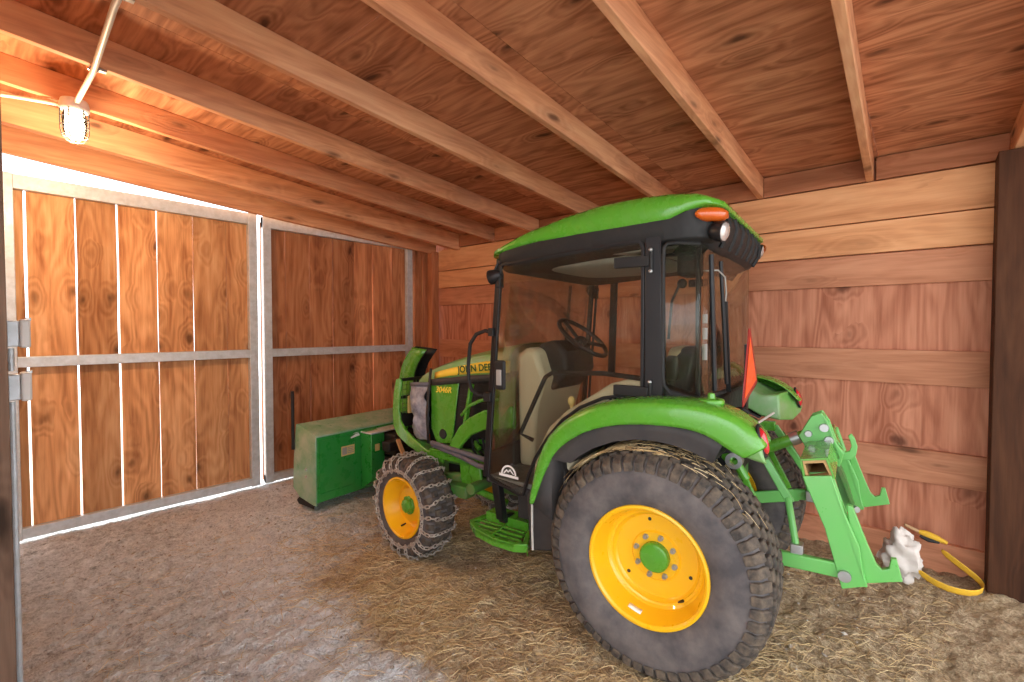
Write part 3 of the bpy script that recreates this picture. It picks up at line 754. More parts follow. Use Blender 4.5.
# --- fenders
FP = [(.614, .641), (.60, .72), (.579, .81), (.55, .90), (.51, .975), (.455, 1.035), (.366, 1.11), (.227, 1.169), (.10, 1.192), (0, 1.201), (-.10, 1.206), (-.197, 1.203), (-.28, 1.185), (-.345, 1.152), (-.395, 1.11), (-.43, 1.06)]
WD = [.030, .042, .055, .065, .075, .083, .092, .097, .097, .097, .099, .103, .112, .118, .112, .085]
def fender(s):
    secs = []; low = []
    N_ = len(FP)
    for i, ((y, z), w) in enumerate(zip(FP, WD)):
        a = FP[max(i - 1, 0)]; b = FP[min(i + 1, N_ - 1)]
        t = Vector((0, b[0] - a[0], b[1] - a[1])).normalized()
        n = Vector((0, t.z, -t.y));
        if n.dot(Vector((0, -y, .475 - z))) < 0: n = -n
        P = Vector((0, y, z)); xi = .625 if i < 5 else .56
        def q(x, d): v = P + n * d; return (s * x, v.y, v.z)
        xo = .765 + (.012 if 5 < i < 13 else 0)
        secs.append([q(xi, .004), q(.68, -.004), q(.735, 0.0), q(xo - .008, .012), q(xo, .035 if w > .05 else w * .5), q(xo - .004, w), q(xo - .02, w + .004)])
        low.append(P + n * w)
    mb = MB().loft(secs)
    fd = mb.done('fender', 'green', tr, smooth=50, solid=.007, sub=1)
    # closing face at the back with its lamp
    mb = MB()
    yb = -.432; 
    face = [(.43, -.335, 1.118), (.60, -.385, 1.128), (.715, -.392, 1.118), (.762, -.412, 1.05), (.764, -.432, 1.005), (.70, -.428, .985), (.56, -.40, .955), (.42, -.34, .97)]
    back = [(x * .97, y + .09, z + (.015 if z < 1.06 else -.012)) for x, y, z in face]
    bk2 = [(x * .97, y + .20, z + (.075 if z < 1.06 else .045)) for x, y, z in face]
    mb.loft([[(s * x, y, z) for x, y, z in face], [(s * x, y, z) for x, y, z in back], [(s * x, y, z) for x, y, z in bk2]], closed=True, cap=True)
    mb.done('fender_end', 'green_dusty', fd, smooth=40, bevel=.010)
    mb = MB(); sec = []
    for k in range(11):
        u = -1 + 2 * k / 10; q = math.sqrt(max(.01, 1 - u * u)); zc = 1.075 + u * .050
        yb_ = -.394 - (1.118 - zc) * .25
        sec.append([(s * (.693 - q * .030), yb_ + .006, zc), (s * (.693 - q * .018), yb_ - .016 * q, zc), (s * (.698 + q * .012), yb_ - .022 * q, zc), (s * (.700 + q * .032), yb_ + .004, zc)])
    mb.loft(sec).done('tail_lamp', 'red_lens', fd, smooth=60, solid=.008)
    mb = MB(); sec = []
    for k in range(21):
        a_ = 2 * PI * k / 20; zc = 1.075 + .058 * math.sin(a_); yb_ = -.394 - (1.118 - zc) * .25
        sec.append((s * (.696 + .040 * math.cos(a_)), yb_ - .002, zc))
    mb.tube(sec[:-1], .006, 6, True).done('lamp_bezel', 'black', fd)
    # dark inner liner between fender edge and tyre
    sec = []
    for i, p in enumerate(low[:14]):
        d = Vector((0, p.y, p.z - .475)); d.normalize()
        q = Vector((0, 0, .475)) + d * .555
        if i < 4: q = Vector((0, .49, p.z - .06 + i * .02))
        sec.append([(s * .752, p.y, p.z), (s * .742, p.y * .5 + q.y * .5, p.z * .5 + q.z * .5), (s * .735, q.y, q.z), (s * .60, q.y, q.z), (s * .40, q.y, q.z)])
    mb = MB().loft(sec); 
    mb.done('fender_liner', 'liner', tr, smooth=60, solid=.006)
    return fd
fenders = [fender(s) for s in (-1, 1)]
MB().lathe([(0, .001), (0, .040), (.006, .050), (.020, .050), (.024, .044), (.024, .016), (.046, .013), (.048, .001)], 28, Matrix.Translation((-.655, -.215, 1.190)) @ Matrix.Rotation(-PI / 2, 4, 'Y')).done('fuel_cap', 'green', tr, bevel=.002)

# --- cab
# lower body: sill, fuel tank side, step box
mb = MB().prism([(.98, .66), (1.0, .60), (.90, .58), (.90, .34), (.68, .31), (.68, .66)], 'x', -.43, -.30); mb.prism([(.69, .33), (.56, .36), (.50, .46), (.47, .70), (.50, .86), (.60, .80), (.71, .62)], 'x', -.622, -.36); mb.prism([(.98, .668), (.985, .635), (.72, .60), (.70, .64)], 'x', -.60, -.36)
mb.done('lower_body', 'liner', tr, bevel=.012)
mb = MB().prism([(.98, .66), (1.0, .60), (.93, .60), (.93, .36), (.66, .31), (.50, .46), (.47, .70), (.60, .80), (.72, .62)], 'x', .625, .40)
mb.done('lower_body', 'liner', tr, bevel=.012)
mb = MB().bar((-.56, .95, .63), (-.50, .96, .40), .05, .045, (1, 0, 0)); mb.bar((-.50, .96, .40), (-.40, .96, .38), .04, .05)
mb.done('step_hanger', 'black_gloss', tr, bevel=.005)
mb = MB().tube([(-.635, .665, .60), (-.638, .662, .45), (-.638, .658, .35)], .006, 8); mb.done('drain_tube', 'pipe_white', tr)
mb = MB().box((-.40, .30, .60), (.40, 1.02, .66)); cabf = mb.done('cab_floor', 'floor_mat', tr, bevel=.01)
mb = MB().box((-.585, .45, .635), (.585, 1.0, .668)); mb.done('floor_mat', 'floor_mat', tr, bevel=.005)
# step
st = MB()
oc = [(-.54, 1.15), (-.40, 1.14), (-.40, .80), (-.495, .765), (-.63, .70), (-.665, .75), (-.668, .90), (-.63, 1.04)]
oc = [(-.555, 1.16), (-.42, 1.14), (-.44, .78), (-.50, .76), (-.625, .70), (-.665, .76), (-.668, .90), (-.63, 1.05)]
ic = [(-.555, 1.12), (-.445, 1.115), (-.46, .80), (-.51, .79), (-.615, .735), (-.638, .77), (-.643, .90), (-.61, 1.03)]
st.frame(oc, ic, 'z', .342, .362)
st.bar((-.645, .93, .354), (-.45, .96, .354), .016, .014); st.bar((-.55, 1.13, .352), (-.55, .78, .352), .012, .014); st.bar((-.60, 1.05, .352), (-.595, .76, .352), .01, .012); st.bar((-.50, 1.12, .352), (-.50, .80, .352), .01, .012)
for x, y in ((-.63, .70),): pass
st.prism([(-.50, .76), (-.63, .695), (-.63, .70), (-.50, .77)], 'z', .30, .36); st.prism([(-.555, 1.155), (-.63, 1.05), (-.668, .90), (-.665, .76), (-.63, .70), (-.655, .76), (-.657, .90), (-.62, 1.04), (-.55, 1.14)], 'z', .318, .36)
st.box((-.47, .80, .345), (-.36, 1.1, .40))
st.done('step', 'green', tr, smooth=20, bevel=.003)
MB().box((-.61, .80, .334), (-.47, 1.08, .341)).done('step_plate', 'green_cast', tr)

DOOR = [(.985, .675), (.955, .648), (.77, .600), (.735, .606), (.70, .72), (.655, .82), (.585, .93), (.50, 1.03), (.40, 1.105), (.28, 1.16), (.16, 1.185), (.10, 1.19), (.085, 1.20), (.085, 1.86), (.10, 1.895), (.14, 1.90), (.50, 1.885), (.875, 1.852), (.898, 1.835)]
def inset(poly, d):
    n = len(poly); out = []
    A = sum(poly[i][0] * poly[(i + 1) % n][1] - poly[(i + 1) % n][0] * poly[i][1] for i in range(n))
    sg = 1 if A > 0 else -1
    for i in range(n):
        p0, p1, p2 = Vector(poly[i - 1]), Vector(poly[i]), Vector(poly[(i + 1) % n])
        a = (p1 - p0).normalized(); b = (p2 - p1).normalized()
        na = Vector((-a.y, a.x)) * sg; nb = Vector((-b.y, b.x)) * sg
        m = (na + nb); m.normalize(); k = d / max(.5, m.dot(na))
        out.append(tuple(p1 + m * k))
    return out
def cab_door(s):
    mb = MB(); ins = inset(DOOR, .016)
    mb.frame(DOOR, ins, 'x', s * .596, s * .612)
    d = mb.done('cab_door', 'black_gloss', tr, smooth=30, bevel=.003)
    MB().prism(inset(DOOR, .008), 'x', s * .601, s * .606).done('door_glass', 'glass', d, smooth=0)
    for z0 in (1.80, 1.215):
        h = MB().box((s * .600, .06, z0 - .026), (s * .626, .225, z0 + .022)); h.tube([(s * .618, .052, z0 - .055), (s * .618, .052, z0 + .055)], .008, 10)
        hg = h.done('hinge', 'black', d, bevel=.004)
        for dz in (-.05, .045): MB().ball((s * .624, .052, z0 + dz), .0095, 10, 6).done('hinge_bolt', 'steel', d)
    return d
cd_ = [cab_door(s) for s in (-1, 1)]
MB().tube([(-.575, .10, 1.268), (-.575, .30, 1.282), (-.575, .58, 1.270), (-.575, .62, 1.247), (-.575, .64, 1.21), (-.575, .78, .93), (-.575, .70, .905)], .012, 8).done('inner_rail', 'black', cd_[0])
# door latch with grey paddle
mb = MB().box((-.635, .845, 1.165), (-.612, .915, 1.325)); lh = mb.done('door_latch', 'black', cd_[0], bevel=.012, seg=3)
MB().box((-.641, .862, 1.19), (-.634, .896, 1.275)).done('latch_paddle', 'decal_grey', lh, bevel=.004)
# mountain emblem on the door glass
def emblem(parent, cy, cz, x, sc, name='dealer_decal'):
    mb = MB(); 
    o_ = arc((cy, cz), .05 * sc, 0, 180, 14); i_ = arc((cy, cz), .040 * sc, 180, 0, 14)
    mb.prism(o_ + i_, 'x', x, x - .0012)
    mb.prism([(cy + .064 * sc, cz), (cy - .064 * sc, cz - .004 * sc), (cy - .064 * sc, cz - .018 * sc), (cy + .064 * sc, cz - .014 * sc)], 'x', x, x - .0012)
    zig = [(.036, .004), (.014, .026), (.004, .018), (-.010, .030), (-.036, .004), (-.028, .003), (-.010, .020), (.003, .008), (.013, .017), (.026, .003)]
    mb.prism([(cy + a * sc, cz + b * sc) for a, b in zig], 'x', x, x - .0012)
    return mb.done(name, 'decal', parent, smooth=0)
emblem(cd_[0], .835, .705, -.6068, 1.0)
# pillars
def ppost(a, b, w, h, name, mat='black_gloss', up=(1, 0, 0)):
    return MB().bar(a, b, w, h, up).done(name, mat, tr, bevel=.006)
for s in (-1, 1):
    ppost((s * .585, 1.005, .66), (s * .575, .915, 1.88), .030, .035, 'front_pillar')
    MB().prism([(.084, 1.17), (-.005, 1.17), (.012, 1.91), (.084, 1.91)], 'x', s * .612, s * .555).done('middle_pillar', 'black_gloss', tr, bevel=.006)
    mb = MB().prism([(.09, 1.165), (-.17, 1.165), (-.17, 1.20), (.09, 1.26)], 'x', s * .605, s * .50); mb.done('rear_sill', 'black_gloss', tr, bevel=.008)
    ppost((s * .545, -.135, 1.19), (s * .52, -.125, 1.85), .022, .022, 'rear_pillar')
    # quarter glass with rounded seal
    Q = [(.005, 1.27), (.012, 1.245), (-.03, 1.215), (-.10, 1.195), (-.145, 1.19), (-.14, 1.86), (-.02, 1.875), (.005, 1.855)]
    def qx(y): return s * (.605 - .055 * ((.02 - y) / .165) ** 2)
    qq = MB(); n = len(Q)
    def glass_strip(name, zl, zh, y0, y1, m=8):
        mb = MB(); mb.loft([[(qx(y0 + (y1 - y0) * k / m), y0 + (y1 - y0) * k / m, zl + (zh - zl) * j / 2) for j in range(3)] for k in range(m + 1)])
        return mb.done(name, 'glass_rear', tr, smooth=60, solid=.005)
    qg = glass_strip('quarter_glass', 1.20, 1.87, .008, -.145)
    seal = [(.0, 1.30), (-.004, 1.25), (-.03, 1.215), (-.09, 1.197), (-.14, 1.192)]
    top_ = [(-.14, 1.862), (-.06, 1.870), (-.015, 1.868), (.0, 1.85), (.002, 1.80)]
    MB().tube([(qx(y) , y, z) for y, z in [(.002, 1.80)] + [(.001, 1.5)] + seal], .009, 8).done('glass_seal', 'black', qg)
    MB().tube([(qx(y), y, z) for y, z in top_], .009, 8).done('glass_seal', 'black', qg)
# rear window, opened a crack, bowed glass
mb = MB(); mb.loft([[(x, -.150 - .03 * (1 - (x / .54) ** 2), z) for z in (1.19, 1.45, 1.86)] for x in [-.54 + 1.08 * k / 12 for k in range(13)]])
rg = mb.done('rear_window', 'glass_rear', tr, smooth=60, solid=.005)
MB().tube([(x, -.152 - .03 * (1 - (x / .54) ** 2), 1.195) for x in [-.54 + 1.08 * k / 12 for k in range(13)]], .011, 8).done('glass_seal', 'black', rg)
# washer motor, wiper, strut with labels on the rear glass
mb = MB().box((-.53, -.125, 1.73), (-.40, -.03, 1.84)); mb.done('wiper_motor', 'black', tr, bevel=.02)
mb = MB().bar((.29, 1.0, 1.16), (.31, .955, 1.80), .022, .02); mb.done('windshield_wiper', 'black_gloss', tr)
MB().bar((.60, .77, 1.15), (.585, .745, 1.87), .05, .03, (1, 0, 0)).done('door_post', 'black_gloss', tr, bevel=.006)
mb = MB().tube([(-.40, -.19, 1.80), (-.36, -.20, 1.5), (-.30, -.20, 1.24)], .009, 8); mb.bar((-.37, -.205, 1.62), (-.27, -.205, 1.20), .02, .012); mb.tube([(-.49, -.17, 1.82), (-.47, -.175, 1.55), (-.44, -.18, 1.22)], .011, 8)
wp = mb.done('rear_wiper', 'black_gloss', tr)
mb = MB().tube([(-.50, -.15, 1.75), (-.45, -.19, 1.755), (-.38, -.205, 1.73), (-.35, -.205, 1.66), (-.37, -.20, 1.56)], .0035, 6); mb.done('washer_hose', 'decal_grey', tr)
mb = MB()
for z0, h in ((1.36, .07), (1.45, .05), (1.52, .04)): mb.box((-.512, -.162, z0), (-.505, -.150, z0 + h))
mb.done('strut_label', 'decal_grey', wp)
mb = MB().tube([(-.50, -.04, 1.70), (-.52, -.01, 1.62), (-.53, .0, 1.45)], .006, 6); mb.ball((-.50, -.05, 1.70), .022, 10, 8); mb.done('gas_strut', 'black', tr)
# windshield
mb = MB(); mb.loft([[(x, 1.03 - .04 * (x / .575) ** 2, .80), (x, .98 - .04 * (x / .575) ** 2, 1.4), (x, .935 - .03 * (x / .575) ** 2, 1.87)] for x in [-.575 + 1.15 * k / 10 for k in range(11)]])
mb.done('windshield', 'glass', tr, smooth=60, solid=.005)
mb = MB().prism([(-.575, .62), (.575, .62), (.575, .80), (-.575, .80)], 'y', .985, 1.02); mb.done('fire_wall', 'black', tr, bevel=.01)

# roof: black skirt, green cap
def rrect(x0, x1, y0, y1, r, n=6):
    out = []
    for cx, cy, a in ((x1 - r, y1 - r, 0), (x0 + r, y1 - r, 90), (x0 + r, y0 + r, 180), (x1 - r, y0 + r, 270)):
        for k in range(n + 1):
            t = R(a + 90 * k / n); out.append((cx + r * math.cos(t), cy + r * math.sin(t)))
    full = []
    for p, q in zip(out, out[1:] + out[:1]):
        m = max(1, int(math.dist(p, q) / .07))
        full += [(p[0] + (q[0] - p[0]) * k / m, p[1] + (q[1] - p[1]) * k / m) for k in range(m)]
    return full
def roof_z(y): # crown line along the side
    t = (y + .25) / 1.25
    return 1.955 + .115 * (1 - (1 - min(1, (1 - t) * 1.35)) ** 2) if t > .26 else 2.07 - .05 * ((.26 - t) / .26) ** 2
def ring_at(f, dz, r=.12):
    cx, cy = 0, .36
    return [(x * f[0], cy + (y - cy) * f[1], zf(y) + dz) for x, y in rrect(-.63, .63, -.235, .985, r)]
def zf(y): return 1.935 + .05 * (1 - ((y - .25) / .75) ** 2)   # lower edge of the cap bows up in the middle
def table(tb, y):
    if y <= tb[0][0]: return tb[0][1]
    for (a, b), (c, d) in zip(tb[:-1], tb[1:]):
        if y <= c:
            t = (y - a) / (c - a); t = t * t * (3 - 2 * t) * .5 + t * .5
            return b + (d - b) * t
    return tb[-1][1]
def low_edge(y): return table([(-.25, 2.008), (-.17, 2.014), (-.12, 2.002), (-.06, 1.970), (.3, 1.958), (.66, 1.941), (.91, 1.905), (1.0, 1.885)], y)
def top_edge(y): return table([(-.25, 2.040), (-.136, 2.066), (0, 2.078), (.14, 2.080), (.30, 2.073), (.47, 2.050), (.70, 2.005), (.92, 1.935), (1.0, 1.905)], y)
def capring(fx, fy, k):
    out = []
    for x, y in rrect(-.63, .63, -.235, .985, .13):
        yy_ = .36 + (y - .36) * fy
        z = low_edge(y) * (1 - k) + top_edge(y) * k if k <= 1 else top_edge(y) + (k - 1) * .055
        out.append((x * fx, yy_, z))
    return out
mb = MB().loft([capring(.985, .99, 0), capring(1.0, 1.0, .15), capring(1.0, 1.0, .6), capring(.975, .985, .9), capring(.93, .955, 1.15), capring(.80, .86, 1.45), capring(.55, .6, 1.7), capring(.2, .25, 1.8), capring(.02, .03, 1.8)], closed=True, cap=True)
roof = mb.done('roof', 'green', tr, smooth=55)
def skring(f, z0, zs):
    return [(x * f, .36 + (y - .36) * f, z0 + zs * low_edge(y)) for x, y in rrect(-.63, .63, -.215, .965, .13)]
mb = MB().loft([[(x * .93, .36 + (y - .36) * .93, 1.868 - .055 * max(0, (y - .1) / .85)) for x, y in rrect(-.63, .63, -.215, .965, .13)], [(x * .965, .36 + (y - .36) * .965, 1.885 - .055 * max(0, (y - .1) / .85)) for x, y in rrect(-.63, .63, -.215, .965, .13)], skring(.985, -.03, 1), skring(.985, .004, 1)], closed=True, cap=True)
mb.done('roof_skirt', 'black', roof, smooth=40, bevel=.004)
# rear housing of the roof
def hrow(z, dy, kx):
    return [(x * kx, y + dy, z) for x, y in ((-.585, -.08), (-.565, -.16), (-.50, -.205), (-.36, -.225), (0, -.235), (.36, -.225), (.50, -.205), (.565, -.16), (.585, -.08))]
mb = MB().loft([hrow(2.01, .015, .98), hrow(1.96, 0, 1.0), hrow(1.91, .01, .98), hrow(1.86, .035, .93), hrow(1.835, .07, .88), hrow(1.83, .14, .86)])
hz = mb.done('roof_housing', 'black', roof, smooth=50, solid=.01)
for x in (-.42, -.28, -.14, 0, .14, .28, .42): MB().tube([(x, -.225 + .05 * x * x, 2.0), (x, -.236 + .05 * x * x, 1.96), (x, -.226 + .05 * x * x, 1.91), (x * .97, -.20 + .05 * x * x, 1.86)], .012, 8).done('housing_rib', 'black', hz)
def marker(s):
    mb = MB(); sec = []
    for k in range(9):
        u = k / 8; y = -.135 - .110 * u; x = .610 - .06 * u * u
        h = .029 * (1 - (2 * u - 1) ** 4 * .55)
        sec.append([(s * (x - .03), y, 1.977 - h), (s * (x + .006), y, 1.977 - h * .8), (s * (x + .018), y, 1.977), (s * (x + .006), y, 1.977 + h * .8), (s * (x - .03), y, 1.977 + h)])
    return mb.loft(sec, closed=True, cap=True).done('marker_lamp', 'orange_lens', roof, smooth=60)
for s in (-1, 1): marker(s)
def worklamp(x, y, z, dx, dy, r=.040, tilt=-.2):
    d = Vector((dx, dy, tilt)).normalized()
    q = Vector((1, 0, 0)).rotation_difference(d).to_matrix().to_4x4()
    m = Matrix.Translation((x, y, z)) @ q
    w = MB().lathe([(-.06, .001), (-.06, r * .55), (-.035, r * .85), (.0, r), (.012, r), (.012, r * .9), (.004, r * .88)], 24, m)
    w.tube([(x, y, z), (x - d.x * .04, y - d.y * .04, z + .075)], .008, 8)
    w_ = w.done('work_lamp', 'black_gloss', roof)
    MB().lathe([(.005, .001), (.005, r * .9), (.014, r * .86), (.022, r * .5), (.024, .001)], 24, m).done('lamp_lens', 'lamp_lens', w_)
worklamp(-.545, -.225, 1.905, -.25, -1, .044); worklamp(.50, -.215, 1.955, .12, -1, .042)
worklamp(-.61, .945, 1.78, -.15, 1, .04); worklamp(.61, .945, 1.78, .15, 1, .04)
for s in (-1, 1): MB().box((s * .60 - .02, .885, 1.72), (s * .60 + .02, .915, 1.80)).done('lamp_bracket', 'black', roof, bevel=.004)
# grab handle outside the front pillar
mb = MB().tube([(-.60, .955, 1.475), (-.615, .99, 1.485), (-.62, 1.05, 1.465), (-.62, 1.095, 1.41), (-.62, 1.108, 1.30), (-.62, 1.108, 1.20), (-.62, 1.085, 1.15), (-.62, 1.04, 1.125), (-.60, .975, 1.115)], .011, 10)
mb.box((-.625, .93, 1.455), (-.59, .965, 1.50)); mb.box((-.625, .95, 1.09), (-.585, 1.0, 1.14)); mb.done('grab_handle', 'black', tr, bevel=.004)

# interior
mb = MB().prism([(.98, .66), (1.0, 1.33), (.93, 1.385), (.86, 1.37), (.80, 1.20), (.86, 1.0), (.88, .66)], 'x', -.30, .24)
mb.done('dash_console', 'beige', tr, bevel=.03, seg=3)
mb = MB().prism([(.92, 1.40), (.80, 1.43), (.72, 1.36), (.70, 1.24), (.80, 1.12), (.90, 1.12)], 'x', -.19, .19); mb.done('steering_column', 'black', tr, bevel=.03, seg=3)
ws = Vector((0, -.62, .78)).normalized(); e1 = Vector((1, 0, 0)); e2 = ws.cross(e1); C0 = Vector((0, .70, 1.44))
mb = MB().tube([C0 + e1 * math.cos(2 * PI * k / 32) * .175 + e2 * math.sin(2 * PI * k / 32) * .175 for k in range(32)], .014, 8, True)
for a in (90, 210, 330): mb.tube([C0 - ws * .03, C0 + e1 * math.cos(R(a)) * .17 + e2 * math.sin(R(a)) * .17], .012, 8)
mb.ball(C0 - ws * .03, (.045, .045, .035)); mb.tube([C0 - ws * .03, C0 - ws * .16], .03, 12)
mb.done('steering_wheel', 'black_gloss', tr)
# seat
mb = MB()
def cush(mb, c, d, n=12):
    # super-ellipsoid cushion
    secs = []
    for i in range(n + 1):
        v = -PI / 2 + PI * i / n; row = []
        for k in range(20):
            u = 2 * PI * k / 20
            f = lambda t, p: math.copysign(abs(t) ** p, t)
            row.append((f(math.cos(v), .5) * f(math.cos(u), .5), f(math.cos(v), .5) * f(math.sin(u), .5), f(math.sin(v), .6)))
        secs.append(row)
    return secs
def cushion(c, d, rx=0.0):
    m = Matrix.Translation(c) @ Matrix.Rotation(rx, 4, 'X')
    return [[tuple(m @ Vector((x * d[0], y * d[1], z * d[2]))) for x, y, z in row] for row in cush(None, None, None)]
seat = MB().loft(cushion((0, .28, .93), (.25, .25, .07)), closed=True, cap=True).done('seat', 'seat', tr, smooth=70)
MB().loft(cushion((0, .045, 1.16), (.245, .065, .245), .12), closed=True, cap=True).done('seat_back', 'seat', seat, smooth=70)
MB().loft(cushion((0, .075, 1.345), (.20, .05, .055), .12), closed=True, cap=True).done('seat_top', 'beige', seat, smooth=70)
MB().box((-.18, .08, .66), (.18, .48, .87)).done('seat_base', 'black', seat, bevel=.02)
for s in (-1, 1): MB().loft(cushion((s * .29, .26, 1.13), (.035, .16, .03)), closed=True, cap=True).done('arm_rest', 'seat', seat, smooth=70)
# beige fender consoles with vents, inner fender walls
for s in (-1, 1):
    arcp = [(.70, .67), (.68, .84), (.60, .985), (.50, 1.08), (.39, 1.15), (.26, 1.235), (.17, 1.262), (.05, 1.25), (.04, 1.06), (.15, 1.035), (.27, .985), (.38, .90), (.47, .80), (.53, .70), (.545, .67)]
    mb = MB().prism(arcp, 'x', s * .585, s * .33); fc = mb.done('fender_console', 'beige', tr, bevel=.02, seg=3)
    mb = MB()
    for k in range(7): mb.box((s * .587 - .003, .115 + k * .022, 1.195 - k * .006), (s * .587 + .003, .128 + k * .022, 1.222 - k * .009))
    mb.done('console_vent', 'black', fc)
    mb = MB().tube([(s * .47, .52, 1.03), (s * .47, .525, 1.10)], .010, 8); mb.ball((s * .47, .525, 1.115), (.02, .02, .026), 10, 8); mb.done('control_lever', 'label_yellow' if s < 0 else 'black', fc)
mb = MB().tube([(-.40, .03, 1.20), (-.40, .025, 1.30), (-.41, .02, 1.355)], .018, 10); mb.loft(cushion((-.41, .02, 1.31), (.02, .03, .06)), closed=True, cap=True); mb.done('side_lever', 'seat', tr, smooth=60)
mb = MB().box((-.53, -.12, 1.855), (.53, .90, 1.87)); mb.done('headliner', 'headliner', tr)
mb = MB().loft(cushion((-.15, .42, 1.845), (.32, .33, .035)), closed=True, cap=True); mb.done('headliner_console', 'headliner', tr, smooth=60)
# SMV triangle on its bracket behind the cab
mb = MB().prism([(-.235, 1.125), (.155, 1.205), (.155, 1.23), (-.065, 1.50), (-.105, 1.495), (-.24, 1.165)], 'y', -.262, -.258)
smv = mb.done('warning_triangle', 'sign_red', tr)
MB().prism([(-.205, 1.165), (.11, 1.225), (-.085, 1.455)], 'y', -.2655, -.2635).done('triangle_face', 'sign_orange', smv, smooth=0)
MB().box((-.11, -.256, .95), (-.06, -.243, 1.42)).done('triangle_bracket', 'black_gloss', smv)
# rear deck, hydraulics
mb = MB().box((-.36, -.24, .78), (.36, -.02, .98)); mb.box((-.50, -.16, 1.03), (.50, -.06, 1.17)); mb.done('rear_bulkhead', 'black', tr, bevel=.015)
for k in range(4):
    x = -.34 + k * .06; MB().tube([(x, -.20, 1.10), (x, -.255, 1.105), (x, -.275, 1.09)], [.012, .012, .008], 10).done('hydraulic_coupler', 'black_gloss', tr)
for k in range(10):
    x = -.42 + k * .05
    MB().tube([(x, -.12, 1.28), (x + .03, -.135, 1.20), (x + .05 * math.sin(k), -.14, 1.12)], .009, 6).done('rear_hose', 'rubber', tr)
# three point linkage
for s, z1, y1 in ((-1, .54, -.66), (1, .60, -.64)):
    mb = MB()
    mb.bar((s * .36, -.16, .50), (s * .415, -.44, (.50 + z1) / 2 + .01), .022, .068); mb.bar((s * .415, -.42, (.50 + z1) / 2 + .01), (s * .42, y1, z1), .03, .06)
    mb.done('lower_link', 'green_light', tr, bevel=.006)
for s in (-1, 1):
    mb = MB()
    mb.tube([(s * .35, -.25, .90), (s * .36, -.30, .82)], .02, 10); mb.bar((s * .36, -.29, .83), (s * .375, -.40, .60), .03, .018, (1, 0, 0))
    lr = mb.done('lift_rod', 'green', tr, bevel=.004)
    MB().lathe([(-.025, .018), (-.025, .036), (.025, .036), (.025, .018)], 20, Matrix.Translation((s * .355, -.25, .90)), closed=True).done('rod_eye', 'steel', lr)
    mb = MB().tube([(s * .30, -.12, .93), (s * .35, -.25, .90)], .03, 12); mb.bar((s * .28, -.10, .95), (s * .28, -.34, .96), .04, .05); mb.done('lift_arm', 'green', tr, bevel=.006)
    mb = MB().bar((s * .28, -.335, .96), (s * .32, -.47, .74), .034, .022, (1, 0, 0)); mb.tube([(s * .32, -.46, .76), (s * .40, -.50, .585)], .014, 10)
    tb_ = mb.done('turnbuckle', 'green_light', tr, bevel=.004)
    MB().bar((s * .296, -.36, .925), (s * .311, -.44, .79), .036, .006, (1, 0, 0)).done('turnbuckle_slot', 'green_cast', tb_)
    MB().box((s * .395 - .028, -.525, .545), (s * .395 + .028, -.48, .60)).done('lift_pin', 'steel', tr, bevel=.003)
mb = MB().tube([(0, -.24, .86), (0, -.36, .91), (0, -.50, .985)], [.026, .03, .024], 14); mb.done('top_link', 'green', tr)
MB().tube([(0, -.44, .953), (0, -.475, .972)], .032, 12).done('top_link_collar', 'steel', tr)
mb = MB().tube([(-.45, -.30, 1.02), (-.1, -.30, 1.03), (.35, -.32, 1.02)], .006, 8); mb.done('wire_rail', 'pipe_white', tr)

# ------------------------------------------------------------------ rear quick hitch (thing of its own)
qh = empty('quick_hitch', ORG, PHI); tag(qh, 'light green quick hitch frame with hooks standing behind the tractor', 'hitch')
def side_post(s, dy, dz):
    x0, x1 = (-.44, -.425) if s < 0 else (.385, .40)
    front = [(-.52, .895), (-.62, .915), (-.665, .775), (-.715, .65), (-.735, .505), (-.66, .472), (-.60, .70)]
    mb = MB().prism([(y + dy, z + dz) for y, z in front], 'x', x0, x1)
    xb0, xb1 = (x0, x0 + .075)
    mb.prism([(-.612 + dy, .90 + dz), (-.622 + dy, .90 + dz), (-.742 + dy, .505 + dz), (-.73 + dy, .50 + dz)], 'x', xb0, xb1)
    mb.prism([(y + dy, z + dz) for y, z in front], 'x', xb1 - .012, xb1 + .0)
    p = mb.done('side_post', 'green_light', qh, smooth=0, bevel=.004)
    hook = [(-.672, .80), (-.69, .80), (-.74, .66), (-.768, .592), (-.785, .575), (-.806, .585), (-.812, .625), (-.828, .628), (-.848, .548), (-.70, .495)]
    MB().prism([(y + dy, z + dz) for y, z in hook], 'x', x0 + .025, x0 + .05).done('lower_hook', 'green_light', p, smooth=0, bevel=.003)
    m = Matrix.Translation((x0 - .004 if s < 0 else x1 + .004, -.668 + dy, .53 + dz))
    MB().lathe([(-.012, .001), (-.012, .022), (.012, .022), (.012, .001)], 20, m).done('link_pin', 'steel', p)
side_post(-1, 0, 0); side_post(1, .0, .045)
mb = MB()
# hollow square top beam and its tan inside
mb = MB().frame([(-.510, .962), (-.605, .982), (-.633, .902), (-.527, .872)], [(-.518, .956), (-.600, .973), (-.624, .907), (-.533, .881)], 'x', -.43, .395)
tb = mb.done('top_beam', 'green', qh, smooth=0)
MB().frame([(-.519, .955), (-.599, .972), (-.623, .908), (-.534, .882)], [(-.527, .945), (-.591, .959), (-.612, .915), (-.542, .891)], 'x', -.425, -.06).done('beam_liner', 'tan', tb, smooth=0)
mb = MB()
for s in (-1, 1):
    mast = [(-.475, .985), (-.525, 1.085), (-.565, 1.105), (-.595, 1.06), (-.625, .97), (-.655, .925), (-.64, .86), (-.53, .88)]
    MB().prism(mast, 'x', s * .05, s * .036).done('mast_plate', 'green_light', qh, smooth=0, bevel=.004)
mb.prism([(-.56, 1.10), (-.575, 1.09), (-.645, .90), (-.63, .89)], 'x', -.05, .05)
ms = mb.done('mast_web', 'green_light', qh, smooth=0, bevel=.004)
